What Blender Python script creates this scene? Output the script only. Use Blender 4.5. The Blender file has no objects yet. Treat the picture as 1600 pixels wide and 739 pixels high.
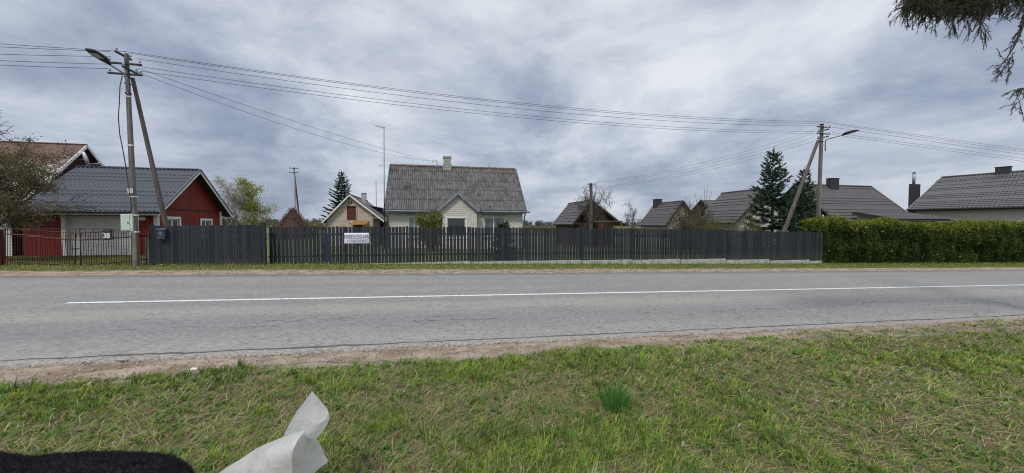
import bpy, bmesh, math, random
import numpy as np
from mathutils import Vector, Matrix

# ------------------------------------------------------------------ basics
S = bpy.context.scene
COL = S.collection
PI = math.pi
F, CX, CY, HZ, EYE = 560.0, 800.0, 369.5, 352.0, 1.6
PITCH = math.atan((CY - HZ) / F)
CP, SP = math.cos(PITCH), math.sin(PITCH)
TH = math.radians(12.2)                       # the road runs 12 degrees off the picture plane
CT, ST = math.cos(TH), math.sin(TH)
# u runs along the road, v away from the viewer across it, z up


def ray(px, py):
    a = (px - CX) / F
    b = (CY - py) / F
    return (a, CP + b * SP, -SP + b * CP)


def W(u, v, z):
    return Vector((u * CT - v * ST, u * ST + v * CT, z))


def onv(px, py, v):
    d = ray(px, py)
    t = v / (-d[0] * ST + d[1] * CT)
    return (t * (d[0] * CT + d[1] * ST), v, EYE + t * d[2])


def onu(px, py, u):
    d = ray(px, py)
    t = u / (d[0] * CT + d[1] * ST)
    return (u, t * (-d[0] * ST + d[1] * CT), EYE + t * d[2])


def pixx(u, v):
    x, y = u * CT - v * ST, u * ST + v * CT
    return CX + F * x / (y * CP)


_R = np.random.RandomState(7)
_LAT = _R.rand(8, 256, 256)


def noise2(x, y, sc=1.0, seed=0):
    x = np.asarray(x, float) * sc + 37.3
    y = np.asarray(y, float) * sc + 91.7
    xi = np.floor(x).astype(int)
    yi = np.floor(y).astype(int)
    fx = x - xi
    fy = y - yi
    fx = fx * fx * (3 - 2 * fx)
    fy = fy * fy * (3 - 2 * fy)
    L = _LAT[seed % 8]
    g = lambda i, j: L[(i + seed * 17) % 256, (j + seed * 29) % 256]
    return (g(xi, yi) * (1 - fx) + g(xi + 1, yi) * fx) * (1 - fy) + (g(xi, yi + 1) * (1 - fx) + g(xi + 1, yi + 1) * fx) * fy


def fbm(x, y, sc=1.0, seed=0, octs=3):
    r = 0
    a = 0.5
    for k in range(octs):
        r = r + a * noise2(x, y, sc * 2 ** k, seed + k)
        a *= 0.5
    return r / (1 - 0.5 ** octs)


def gz(u, v):
    """height of the ground"""
    u = np.asarray(u, float)
    v = np.asarray(v, float)
    base = -0.0225 * 80 * np.tanh(u / 80)
    k = np.clip((v - 14.6) / 4.0, 0, 1)
    k = k * k * (3 - 2 * k)
    k = k * np.clip(-u / 4.0, 0, 1)
    base = base * (1 - 0.65 * k)
    n = np.clip((4.75 - v) / 0.7, 0, 1)
    base = base + n * (0.10 * (fbm(u, v, 0.9, 1) - 0.5) + 0.035 * (fbm(u, v, 4.0, 3, 2) - 0.5))
    far = np.clip((v - 12.9) / 1.5, 0, 1) * np.clip((17 - v) / 2, 0, 1)
    base = base + far * (0.05 + 0.04 * (fbm(u, v, 1.1, 2) - 0.5))
    return base


def G(u, v):
    return float(gz(u, v))


# ------------------------------------------------------------------ objects
def tag(o, label=None, cat=None, group=None, kind=None):
    if label: o['label'] = label
    if cat: o['category'] = cat
    if group: o['group'] = group
    if kind: o['kind'] = kind
    return o


def empty(name, org, label, cat, group=None, rot=TH):
    o = bpy.data.objects.new(name, None)
    COL.objects.link(o)
    o.location = W(*org)
    o.rotation_euler = (0, 0, rot)
    o['org'] = list(org)
    o.empty_display_size = 0.2
    return tag(o, label, cat, group)


def link_mesh(me, name, m, parent, org):
    o = bpy.data.objects.new(name, me)
    COL.objects.link(o)
    if m is not None and not me.materials:
        me.materials.append(m)
    if parent is not None:
        o.parent = parent
    else:
        o.location = W(*org)
        o.rotation_euler = (0, 0, TH)
    return o


class MB:
    """collects shapes given in (u, v, z)"""

    def __init__(s, org=(0, 0, 0)):
        s.v, s.f, s.org = [], [], Vector(org)

    def add(s, vs, fs):
        n = len(s.v)
        s.v += [Vector(p) for p in vs]
        s.f += [tuple(i + n for i in f) for f in fs]
        return s

    def quad(s, a, b, c, d):
        return s.add([a, b, c, d], [(0, 1, 2, 3)])

    def box(s, a, b):
        x0, y0, z0 = a
        x1, y1, z1 = b
        return s.add([(x0, y0, z0), (x1, y0, z0), (x1, y1, z0), (x0, y1, z0), (x0, y0, z1), (x1, y0, z1), (x1, y1, z1), (x0, y1, z1)],
                     [(0, 3, 2, 1), (4, 5, 6, 7), (0, 1, 5, 4), (1, 2, 6, 5), (2, 3, 7, 6), (3, 0, 4, 7)])

    def bar(s, p, q, w, h, up=(0, 0, 1), w2=None, h2=None):
        p, q = Vector(p), Vector(q)
        d = (q - p).normalized()
        up = Vector(up)
        r = d.cross(up)
        if r.length < 1e-4: r = d.cross(Vector((1, 0, 0)))
        r.normalize()
        t = r.cross(d)
        w2 = w if w2 is None else w2
        h2 = h if h2 is None else h2
        vs = [c + r * sx * ww / 2 + t * sz * hh / 2 for c, ww, hh in ((p, w, h), (q, w2, h2)) for sx, sz in ((-1, -1), (1, -1), (1, 1), (-1, 1))]
        return s.add(vs, [(0, 1, 2, 3), (7, 6, 5, 4), (0, 4, 5, 1), (1, 5, 6, 2), (2, 6, 7, 3), (3, 7, 4, 0)])

    def tube(s, pts, rad, n=8, cap=True):
        pts = [Vector(p) for p in pts]
        if not hasattr(rad, '__len__'): rad = [rad] * len(pts)
        ref = Vector((0.31, 0.17, 0.93))
        vs = []
        for i, p in enumerate(pts):
            d = (pts[min(i + 1, len(pts) - 1)] - pts[max(i - 1, 0)])
            d = d.normalized() if d.length > 1e-9 else Vector((0, 0, 1))
            r = d.cross(ref)
            if r.length < 1e-3: r = d.cross(Vector((1, 0, 0)))
            r.normalize()
            t = r.cross(d)
            vs += [p + (r * math.cos(2 * PI * k / n) + t * math.sin(2 * PI * k / n)) * rad[i] for k in range(n)]
        fs = [(i * n + k, i * n + (k + 1) % n, (i + 1) * n + (k + 1) % n, (i + 1) * n + k) for i in range(len(pts) - 1) for k in range(n)]
        if cap:
            fs += [tuple(range(n))[::-1], tuple((len(pts) - 1) * n + k for k in range(n))]
        return s.add(vs, fs)

    def lathe(s, c, prof, n=12, axis=(0, 0, 1)):
        c = Vector(c)
        ax = Vector(axis).normalized()
        return s.tube([c + ax * z for r, z in prof], [max(r, 1e-4) for r, z in prof], n)

    def prism(s, outline, d):
        """outline: planar loop of points; d: extrusion vector"""
        n = len(outline)
        d = Vector(d)
        vs = [Vector(p) for p in outline] + [Vector(p) + d for p in outline]
        fs = [tuple(range(n)), tuple(range(2 * n - 1, n - 1, -1))] + [(i, i + n, (i + 1) % n + n, (i + 1) % n) for i in range(n)]
        return s.add(vs, fs)

    def mesh(s, name, smooth=False, fix=True):
        me = bpy.data.meshes.new(name)
        me.from_pydata([tuple(p - s.org) for p in s.v], [], s.f)
        if fix:
            bm = bmesh.new()
            bm.from_mesh(me)
            bmesh.ops.recalc_face_normals(bm, faces=bm.faces)
            bm.to_mesh(me)
            bm.free()
        if smooth:
            me.polygons.foreach_set('use_smooth', [True] * len(me.polygons))
        me.update()
        return me

    def build(s, name, m, parent=None, smooth=False, bevel=0, fix=True):
        me = s.mesh(name, smooth, fix)
        if bevel:
            bm = bmesh.new()
            bm.from_mesh(me)
            bmesh.ops.bevel(bm, geom=[e for e in bm.edges if e.is_manifold and e.calc_face_angle(0) > 0.6], offset=bevel, segments=1, affect='EDGES', clamp_overlap=True)
            bm.to_mesh(me)
            bm.free()
        return link_mesh(me, name, m, parent, s.org)


def thing(mb, name, m, label, cat, group=None, **k):
    return tag(mb.build(name, m, None, **k), label, cat, group)


def np_mesh(name, V, sizes, idx, m, parent=None, org=(0, 0, 0), col=None, smooth=False):
    me = bpy.data.meshes.new(name)
    V = np.asarray(V, np.float32) - np.asarray(org, np.float32)
    sizes = np.asarray(sizes, np.int32)
    idx = np.asarray(idx, np.int32)
    me.vertices.add(len(V))
    me.vertices.foreach_set('co', V.ravel())
    me.loops.add(len(idx))
    me.loops.foreach_set('vertex_index', idx)
    me.polygons.add(len(sizes))
    st = np.concatenate([[0], np.cumsum(sizes)[:-1]]).astype(np.int32)
    me.polygons.foreach_set('loop_start', st)
    if smooth:
        me.polygons.foreach_set('use_smooth', np.ones(len(sizes), bool))
    me.update(calc_edges=True)
    if col is not None:
        at = me.color_attributes.new('Col', 'FLOAT_COLOR', 'POINT')
        c = np.ones((len(V), 4), np.float32)
        c[:, :3] = col
        at.data.foreach_set('color', c.ravel())
    return link_mesh(me, name, m, parent, org)


# ------------------------------------------------------------------ node materials
class N:
    def __init__(s, tree):
        s.t = tree
        s.t.nodes.clear()

    def n(s, typ, ins=None, **props):
        nd = s.t.nodes.new(typ)
        for k, v in props.items(): setattr(nd, k, v)
        for k, v in (ins or {}).items(): s.set(nd, k, v)
        return nd

    def set(s, nd, k, v):
        sock = nd.inputs[k]
        if isinstance(v, bpy.types.Node): v = v.outputs[0]
        if isinstance(v, bpy.types.NodeSocket):
            s.t.links.new(v, sock)
        else:
            if isinstance(v, (tuple, list)) and sock.type == 'RGBA' and len(v) == 3: v = (*v, 1)
            sock.default_value = v

    def math(s, op, a, b=0.0, c=0.0, clamp=False):
        return s.n('ShaderNodeMath', {0: a, 1: b, 2: c}, operation=op, use_clamp=clamp).outputs[0]

    def mix(s, f, a, b, mode='MIX'):
        nd = s.n('ShaderNodeMix', data_type='RGBA', blend_type=mode)
        s.set(nd, 0, f); s.set(nd, 6, a); s.set(nd, 7, b)
        return nd.outputs[2]

    def noise(s, vec, scale, detail=4, rough=0.55, dist=0.0):
        nd = s.n('ShaderNodeTexNoise', {'Scale': scale, 'Detail': detail, 'Roughness': rough, 'Distortion': dist})
        if vec is not None: s.set(nd, 'Vector', vec)
        return nd.outputs[0]

    def rng(s, x, a, b, c=0.0, d=1.0, smooth=True):
        nd = s.n('ShaderNodeMapRange', {0: x, 1: a, 2: b, 3: c, 4: d}, interpolation_type='SMOOTHSTEP' if smooth else 'LINEAR')
        return nd.outputs[0]

    def obj(s, scale=None, rot=None):
        tc = s.n('ShaderNodeTexCoord').outputs['Object']
        if scale or rot:
            mp = s.n('ShaderNodeMapping', {0: tc})
            if scale: mp.inputs['Scale'].default_value = scale
            if rot: mp.inputs['Rotation'].default_value = rot
            return mp.outputs[0]
        return tc

    def bump(s, h, strength=0.3, dist=0.01):
        return s.n('ShaderNodeBump', {'Height': h, 'Strength': strength, 'Distance': dist}).outputs[0]

    def out(s, color, rough=0.7, bump=None, metal=0.0, spec=0.3, **k):
        b = s.n('ShaderNodeBsdfPrincipled', {'Base Color': color, 'Roughness': rough, 'Metallic': metal, 'Specular IOR Level': spec})
        for kk, v in k.items(): s.set(b, kk, v)
        if bump is not None: s.set(b, 'Normal', bump)
        o = s.n('ShaderNodeOutputMaterial', {0: b})
        return b


MATS = {}


def mat(name):
    m = bpy.data.materials.new(name)
    m.use_nodes = True
    MATS[name] = m
    return m, N(m.node_tree)


def rgb(r, g, b):
    f = lambda c: ((c / 255 + 0.055) / 1.055) ** 2.4 if c / 255 > 0.04045 else c / 255 / 12.92
    return (f(r), f(g), f(b))


def plain(name, c1, c2=None, scale=4.0, rough=0.6, bump=0.15, metal=0.0, spec=0.3, stretch=None, bscale=None, detail=5):
    m, n = mat(name)
    c2 = c2 or tuple(x * 0.7 for x in c1)
    co = n.obj(stretch)
    f = n.noise(co, scale, detail, 0.6)
    f = n.rng(f, 0.3, 0.7)
    fine = n.noise(co, (bscale or scale * 8), 3, 0.6)
    n.out(n.mix(f, c1, c2), n.rng(fine, 0.2, 0.8, max(rough - 0.12, 0.03), min(rough + 0.12, 1), False), n.bump(fine, bump, 0.006), metal, spec)
    return m


def brick(name, c1, c2, mortar, bw=0.3, rh=0.15, ms=0.012, rough=0.85, dirt=0.25, var=0.5):
    m, n = mat(name)
    tc = n.n('ShaderNodeTexCoord').outputs['Object']
    sp = n.n('ShaderNodeSeparateXYZ', {0: tc})
    xy = n.math('ADD', sp.outputs[0], sp.outputs[1])
    vec = n.n('ShaderNodeCombineXYZ', {0: xy, 1: sp.outputs[2], 2: 0.0}).outputs[0]
    wob = n.n('ShaderNodeVectorMath', {0: vec, 1: n.n('ShaderNodeVectorMath', {0: n.n('ShaderNodeTexNoise', {'Vector': tc, 'Scale': 6.0}).outputs[1], 1: (0.012, 0.012, 0)}, operation='MULTIPLY').outputs[0]}, operation='ADD').outputs[0]
    br = n.n('ShaderNodeTexBrick', {'Vector': wob, 'Color1': c1, 'Color2': c2, 'Mortar': mortar, 'Scale': 1.0, 'Mortar Size': ms, 'Mortar Smooth': 0.3, 'Bias': 0.0, 'Brick Width': bw, 'Row Height': rh})
    d = n.rng(n.noise(tc, 1.3, 6, 0.65), 0.42, 0.75, 0, dirt)
    c = n.mix(d, br.outputs[0], tuple(x * 0.5 for x in c2))
    f2 = n.noise(tc, 30, 3)
    c = n.mix(n.math('MULTIPLY', f2, 0.35), c, tuple(x * 0.75 for x in c1))
    h = n.math('SUBTRACT', n.math('MULTIPLY', f2, 0.3), br.outputs[1])
    n.out(c, rough, n.bump(h, 0.6, 0.012))
    return m


def boards(name, c1, c2, width=0.12, axis='u', rough=0.6, wear=None, gap=0.06, spec=0.3):
    """boards seen edge to edge; each board gets its own tone"""
    m, n = mat(name)
    tc = n.n('ShaderNodeTexCoord').outputs['Object']
    sp = n.n('ShaderNodeSeparateXYZ', {0: tc})
    q = {'u': n.math('ADD', sp.outputs[0], sp.outputs[1]), 'z': sp.outputs[2]}[axis]
    q = n.math('DIVIDE', q, width)
    idx = n.math('FLOOR', q)
    fr = n.math('FRACT', q)
    w = n.n('ShaderNodeTexWhiteNoise', {'W': idx}, noise_dimensions='1D').outputs[0]
    st = n.obj((14, 14, 0.8) if axis == 'u' else (0.8, 0.8, 14))
    g = n.noise(st, 3.0, 6, 0.65)
    c = n.mix(w, c1, c2)
    c = n.mix(n.rng(g, 0.35, 0.8), c, tuple(x * 0.6 for x in c1))
    if wear:
        c = n.mix(n.rng(n.noise(tc, 2.2, 7, 0.7), 0.6, 0.72), c, wear)
    edge = n.math('MINIMUM', fr, n.math('SUBTRACT', 1.0, fr))
    e = n.rng(edge, 0.0, gap)
    c = n.mix(e, tuple(x * 0.35 for x in c1), c)
    n.out(c, rough, n.bump(n.math('ADD', e, n.math('MULTIPLY', g, 0.25)), 0.5, 0.01), spec=spec)
    return m


def attr_leaf(name, trans=0.35, rough=0.55, mul=(1, 1, 1), spec=0.25):
    m, n = mat(name)
    a = n.n('ShaderNodeVertexColor', layer_name='Col').outputs[0]
    c = n.mix(1.0, a, mul, 'MULTIPLY')
    b = n.n('ShaderNodeBsdfPrincipled', {'Base Color': c, 'Roughness': rough, 'Specular IOR Level': spec})
    t = n.n('ShaderNodeBsdfTranslucent', {0: n.mix(1.0, c, (1.1, 1.15, 0.7), 'MULTIPLY')})
    mx = n.n('ShaderNodeMixShader', {0: trans, 1: b, 2: t})
    n.n('ShaderNodeOutputMaterial', {0: mx})
    return m


M_ = MATS
m, n = mat('fence paint')
tc = n.obj()
sp = n.n('ShaderNodeSeparateXYZ', {0: tc})
idx = n.math('FLOOR', n.math('DIVIDE', sp.outputs[0], 0.1361))
wn = n.n('ShaderNodeTexWhiteNoise', {'W': idx}, noise_dimensions='1D').outputs[0]
gr = n.noise(n.obj((7, 7, 0.6)), 2.5, 6, 0.65)
c = n.mix(wn, (0.012, 0.015, 0.020), (0.030, 0.035, 0.044))
c = n.mix(n.rng(gr, 0.5, 0.8, 0, 0.6), c, (0.045, 0.050, 0.060))
low = n.rng(n.math('ADD', sp.outputs[2], n.math('MULTIPLY', n.noise(tc, 2.5, 5, 0.7), 0.5)), 0.62, 0.22, 0, 0.35)
c = n.mix(low, c, (0.075, 0.070, 0.062))
n.out(c, 0.55, n.bump(gr, 0.25, 0.006))
plain('gate paint', (0.075, 0.013, 0.013), (0.040, 0.010, 0.011), 9, 0.45, 0.3)
plain('rust', (0.12, 0.045, 0.022), (0.05, 0.02, 0.015), 12, 0.8, 0.4)
plain('dark metal', (0.022, 0.023, 0.026), (0.035, 0.034, 0.036), 6, 0.5, 0.1)
plain('galvanised', (0.36, 0.38, 0.40), (0.25, 0.27, 0.29), 8, 0.45, 0.1, metal=0.4)
plain('grey trim', (0.24, 0.27, 0.31), (0.16, 0.18, 0.21), 3, 0.5, 0.1)
plain('white paint', (0.74, 0.74, 0.73), (0.60, 0.60, 0.58), 5, 0.5, 0.1)
plain('white plastic', (0.78, 0.79, 0.80), (0.70, 0.72, 0.74), 3, 0.35, 0.03)
plain('concrete', (0.40, 0.39, 0.37), (0.27, 0.26, 0.25), 5, 0.9, 0.4)
plain('plinth concrete', (0.47, 0.47, 0.46), (0.27, 0.27, 0.26), 4, 0.9, 0.35)
plain('pole concrete', (0.20, 0.178, 0.158), (0.11, 0.098, 0.09), 3, 0.9, 0.5, stretch=(3, 3, 0.8), bscale=30)
plain('brace concrete', (0.155, 0.128, 0.118), (0.092, 0.076, 0.072), 3, 0.9, 0.45, stretch=(3, 3, 0.8), bscale=30)
plain('old wood', (0.13, 0.115, 0.10), (0.06, 0.052, 0.046), 4, 0.85, 0.5, stretch=(8, 8, 0.6))
plain('porcelain', (0.55, 0.55, 0.53), (0.35, 0.34, 0.33), 9, 0.2, 0.02, spec=0.6)
plain('wire', (0.035, 0.037, 0.042), (0.05, 0.05, 0.055), 6, 0.5, 0.0)
plain('box enamel', (0.52, 0.60, 0.52), (0.44, 0.52, 0.44), 5, 0.4, 0.08)
plain('lens', (0.45, 0.47, 0.42), (0.35, 0.36, 0.33), 20, 0.25, 0.05)
plain('soffit', (0.045, 0.032, 0.030), (0.03, 0.022, 0.02), 6, 0.8, 0.2)
plain('chimney dark', (0.032, 0.028, 0.030), (0.045, 0.040, 0.042), 5, 0.6, 0.15)
plain('yellow awning', (0.34, 0.18, 0.045), (0.24, 0.13, 0.035), 8, 0.6, 0.2, stretch=(10, 1, 1))
plain('bark', (0.085, 0.072, 0.058), (0.04, 0.033, 0.028), 8, 0.9, 0.7, stretch=(4, 4, 1))
plain('grey bark', (0.16, 0.15, 0.135), (0.09, 0.08, 0.07), 8, 0.9, 0.6, stretch=(3, 3, 1))
plain('birch bark', (0.42, 0.40, 0.38), (0.13, 0.12, 0.11), 6, 0.8, 0.4, stretch=(1, 1, 5))
plain('stone', (0.30, 0.28, 0.27), (0.18, 0.165, 0.16), 30, 0.85, 0.5)
plain('black fur skin', (0.008, 0.008, 0.010), (0.014, 0.014, 0.018), 12, 0.9, 0.3)
plain('blue plastic', (0.015, 0.035, 0.16), (0.01, 0.03, 0.12), 4, 0.4, 0.05)
plain('orange brick', (0.20, 0.085, 0.05), (0.15, 0.065, 0.04), 12, 0.8, 0.3)
plain('ink', (0.13, 0.14, 0.19), (0.18, 0.19, 0.24), 20, 0.6, 0.0)
plain('chalk', (0.75, 0.76, 0.76), (0.6, 0.6, 0.6), 20, 0.6, 0.0)
plain('banner', (0.70, 0.71, 0.80), (0.62, 0.63, 0.73), 2, 0.5, 0.1)
plain('dish enamel', (0.82, 0.86, 0.86), (0.76, 0.80, 0.80), 4, 0.4, 0.02)
brick('cream brick', (0.65, 0.62, 0.56), (0.56, 0.535, 0.48), (0.33, 0.30, 0.265), 0.29, 0.147, 0.012)
brick('beige brick', (0.56, 0.485, 0.39), (0.48, 0.415, 0.335), (0.33, 0.28, 0.23), 0.26, 0.10, 0.009, dirt=0.35)
brick('white brick', (0.56, 0.54, 0.51), (0.48, 0.46, 0.43), (0.36, 0.345, 0.32), 0.26, 0.10, 0.010, dirt=0.3)
brick('chimney brick', (0.46, 0.44, 0.41), (0.35, 0.33, 0.305), (0.20, 0.185, 0.17), 0.26, 0.12, 0.016, dirt=0.7)
boards('red boards', (0.240, 0.022, 0.015), (0.135, 0.013, 0.010), 0.17, 'u', gap=0.22)
boards('dark red boards', (0.060, 0.016, 0.018), (0.04, 0.012, 0.014), 0.13, 'u')
boards('white siding', (0.68, 0.69, 0.70), (0.62, 0.63, 0.64), 0.16, 'z', 0.5, gap=0.09)
boards('garage door', (0.76, 0.77, 0.78), (0.72, 0.73, 0.74), 0.17, 'z', 0.4, gap=0.05)
boards('brown boards', (0.085, 0.048, 0.033), (0.05, 0.03, 0.024), 0.13, 'u', 0.8)
boards('hatch boards', (0.12, 0.045, 0.032), (0.085, 0.035, 0.028), 0.12, 'u', 0.8, wear=(0.30, 0.25, 0.22))


def tile_mat(name, c1, c2, rough, spec):
    m, n = mat(name)
    tc = n.obj()
    c = n.mix(n.rng(n.noise(tc, 1.2, 5, 0.6), 0.35, 0.7), c1, c2)
    f = n.noise(tc, 25, 3)
    c = n.mix(n.math('MULTIPLY', f, 0.3), c, tuple(x * 0.6 for x in c1))
    n.out(c, n.rng(f, 0.2, 0.8, rough - 0.08, rough + 0.1, False), n.bump(f, 0.08, 0.004), spec=spec)
    return m


tile_mat('blue grey tiles', (0.044, 0.052, 0.070), (0.036, 0.042, 0.058), 0.30, 0.6)
tile_mat('brown grey tiles', (0.080, 0.073, 0.075), (0.064, 0.058, 0.060), 0.5, 0.35)
tile_mat('grey tiles', (0.092, 0.087, 0.088), (0.075, 0.071, 0.072), 0.45, 0.4)
tile_mat('shed tiles', (0.085, 0.078, 0.085), (0.068, 0.062, 0.07), 0.55, 0.35)

# old fibre cement
m, n = mat('fibre cement')
tc = n.obj()
st = n.obj((7, 0.6, 0.6))
c = n.mix(n.rng(n.noise(st, 2.4, 6, 0.7), 0.32, 0.72), (0.195, 0.187, 0.190), (0.048, 0.044, 0.046))
c = n.mix(n.rng(n.noise(tc, 1.4, 7, 0.72), 0.46, 0.72), c, (0.060, 0.050, 0.044))
c = n.mix(n.rng(n.noise(tc, 5.5, 5, 0.7), 0.58, 0.75), c, (0.32, 0.305, 0.285))
sp = n.n('ShaderNodeSeparateXYZ', {0: tc})
rt = n.rng(n.math('ADD', sp.outputs[2], n.math('MULTIPLY', n.noise(tc, 3.0, 4), 0.5)), 6.38, 6.68)
c = n.mix(n.math('MULTIPLY', rt, 0.75), c, (0.26, 0.15, 0.07))
n.out(c, 0.9, n.bump(n.noise(tc, 30, 4), 0.3, 0.01))
# rusty sheet roof
m, n = mat('rusty sheet')
tc = n.obj()
c = n.mix(n.rng(n.noise(n.obj((1, 3, 1)), 1.6, 6, 0.7), 0.3, 0.65), (0.150, 0.080, 0.062), (0.090, 0.055, 0.047))
c = n.mix(n.rng(n.math('ADD', n.math('MULTIPLY', n.n('ShaderNodeSeparateXYZ', {0: tc}).outputs[2], -0.25), n.noise(tc, 1.2, 5, 0.65)), -0.72, -0.58), c, (0.34, 0.33, 0.32))
n.out(c, 0.7, n.bump(n.noise(tc, 12, 4), 0.2, 0.01))


def glass(name, tint, rough=0.06, curtain=None):
    m, n = mat(name)
    tc = n.obj()
    c = tint
    if curtain:
        fold = n.noise(n.obj((9, 9, 0.4)), 1.2, 3, 0.5)
        c = n.mix(n.rng(fold, 0.35, 0.65), tint, curtain)
    n.out(c, rough, n.bump(n.noise(tc, 1.5, 2), 0.05, 0.02), spec=0.9)
    return m


glass('pane curtain', (0.10, 0.12, 0.15), 0.06, (0.26, 0.29, 0.33))
glass('pane dark', (0.018, 0.024, 0.026), 0.06)
glass('pane grey', (0.06, 0.07, 0.085), 0.06, (0.13, 0.14, 0.16))
attr_leaf('leaf')
attr_leaf('needle', 0.15, 0.6)
attr_leaf('blade', 0.35, 0.5)
attr_leaf('fur', 0.0, 0.8, spec=0.15)
attr_leaf('twig', 0.0, 0.9, spec=0.1)

# plastic film
m, n = mat('plastic film')
tc = n.obj()
d = n.rng(n.noise(tc, 6, 5, 0.65), 0.42, 0.72)
c = n.mix(n.math('MULTIPLY', d, 0.5), (0.70, 0.695, 0.685), (0.42, 0.385, 0.34))
wr = n.noise(n.obj((2, 2, 4)), 3.0, 3, 0.5, 0.8)
bp = n.bump(wr, 0.35, 0.03)
b = n.n('ShaderNodeBsdfPrincipled', {'Base Color': c, 'Roughness': 0.35, 'Specular IOR Level': 0.45, 'Normal': bp})
t = n.n('ShaderNodeBsdfTranslucent', {0: c, 'Normal': bp})
n.n('ShaderNodeOutputMaterial', {0: n.n('ShaderNodeMixShader', {0: 0.42, 1: b, 2: t})})
# ------------------------------------------------------------------ ground, road
# ground sheet
m, n = mat('terrain')
tc = n.obj()
sp = n.n('ShaderNodeSeparateXYZ', {0: tc})
v = sp.outputs[1]
nz = n.noise(tc, 0.9, 6, 0.7)
n2 = n.noise(tc, 5.0, 6, 0.7)
n3 = n.noise(tc, 38.0, 4, 0.65)
thatch = n.noise(n.obj((1, 1, 1)), 16.0, 6, 0.75, 1.5)
soil = n.mix(n.rng(n2, 0.35, 0.7), (0.115, 0.085, 0.055), (0.24, 0.185, 0.125))  # verge soil, darkened to stand in for shade between the grass blades
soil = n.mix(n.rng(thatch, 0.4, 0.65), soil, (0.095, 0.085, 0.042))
lawn = n.mix(n.rng(n2, 0.3, 0.7), (0.085, 0.115, 0.030), (0.150, 0.150, 0.055))
lawn = n.mix(n.rng(nz, 0.5, 0.75), lawn, (0.19, 0.165, 0.085))
dirt = n.mix(n.rng(n2, 0.35, 0.68), (0.37, 0.30, 0.24), (0.27, 0.215, 0.17))
dirt = n.mix(n.rng(n3, 0.55, 0.75), dirt, (0.44, 0.38, 0.32))
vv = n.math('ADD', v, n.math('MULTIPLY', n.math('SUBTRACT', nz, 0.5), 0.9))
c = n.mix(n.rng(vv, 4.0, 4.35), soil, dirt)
c = n.mix(n.rng(vv, 13.0, 13.7), c, lawn)
field = n.mix(n.rng(n.noise(tc, 0.02, 4), 0.4, 0.6), (0.10, 0.13, 0.04), (0.17, 0.15, 0.08))
c = n.mix(n.rng(v, 45, 80), c, field)
c = n.mix(n.math('MULTIPLY', n3, 0.35), c, (0.06, 0.05, 0.035))
n.out(c, 0.95, n.bump(n.math('ADD', thatch, n3), 0.7, 0.02), spec=0.1)

us = np.concatenate([-np.geomspace(1500, 11, 28), np.arange(-10.5, 17, 0.16), np.geomspace(17.5, 1500, 34)])
vs = np.concatenate([-np.geomspace(120, 1.2, 12), np.arange(-1, 5.2, 0.16), np.arange(5.5, 18, 0.45), np.geomspace(18.6, 2500, 36)])
U, Vv = np.meshgrid(us, vs)
Z = gz(U, Vv)
nu, nv = len(us), len(vs)
ii = (np.arange(nv - 1)[:, None] * nu + np.arange(nu - 1)[None]).ravel()
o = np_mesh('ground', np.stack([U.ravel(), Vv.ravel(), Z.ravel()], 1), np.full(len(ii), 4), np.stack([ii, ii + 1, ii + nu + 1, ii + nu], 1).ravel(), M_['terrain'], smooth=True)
tag(o, kind='structure')

# asphalt
m, n = mat('asphalt')
tc = n.obj()
sp = n.n('ShaderNodeSeparateXYZ', {0: tc})
u_, v_ = sp.outputs[0], sp.outputs[1]
ag = n.noise(tc, 95, 3, 0.7)
md = n.noise(tc, 2.2, 6, 0.65)
st = n.noise(n.obj((0.10, 1.6, 1)), 1.0, 6, 0.6)
c = n.mix(n.rng(md, 0.3, 0.7), (0.250, 0.242, 0.230), (0.205, 0.199, 0.192))
c = n.mix(n.rng(st, 0.38, 0.66), c, (0.196, 0.191, 0.186))
# dusty strip between the wheel tracks of the near lane and a darker band beside it
wv = n.math('ADD', v_, n.math('MULTIPLY', n.math('SUBTRACT', n.noise(n.obj((0.25, 0.5, 1)), 1.0, 4), 0.5), 0.7))
dust = n.math('MULTIPLY', n.rng(wv, 6.6, 7.0), n.rng(wv, 7.75, 7.3))
c = n.mix(n.math('MULTIPLY', dust, 0.45), c, (0.315, 0.295, 0.25))
dust2 = n.rng(wv, 5.6, 5.0)
c = n.mix(n.math('MULTIPLY', dust2, 0.45), c, (0.285, 0.275, 0.26))
dk = n.math('MULTIPLY', n.rng(wv, 5.75, 6.1), n.rng(wv, 6.7, 6.35))
c = n.mix(n.math('MULTIPLY', dk, 0.45), c, (0.165, 0.165, 0.172))
# fine stones
sk = n.noise(n.obj((0.7, 1, 1)), 20, 7, 0.8)
c = n.mix(n.rng(sk, 0.52, 0.66, 0, 0.8), c, (0.345, 0.335, 0.315))
c = n.mix(n.rng(sk, 0.49, 0.35, 0, 0.9), c, (0.105, 0.102, 0.100))
blo = n.noise(n.obj((0.5, 1, 1)), 1.1, 7, 0.7)
c = n.mix(n.rng(blo, 0.54, 0.66, 0, 0.35), c, (0.17, 0.17, 0.175))
c = n.mix(n.rng(ag, 0.56, 0.72, 0, 0.6), c, (0.40, 0.39, 0.38))
c = n.mix(n.rng(ag, 0.44, 0.28, 0, 0.6), c, (0.12, 0.12, 0.122))
# long cracks
wob = n.math('MULTIPLY', n.math('SUBTRACT', n.noise(n.obj((1.1, 0.3, 1)), 1.4, 7, 0.72), 0.5), 0.85)


def crack(centre, w, gate_scale, lo, hi, k=1.0):
    dd = n.math('ABSOLUTE', n.math('SUBTRACT', n.math('ADD', v_, n.math('MULTIPLY', wob, k)), centre))
    line = n.rng(n.math('DIVIDE', dd, w), 1.0, 0.3)
    gt = n.rng(n.noise(n.obj((0.35, 0.8, 1)), gate_scale, 3), lo, hi)
    return n.math('MULTIPLY', line, gt)


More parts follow.
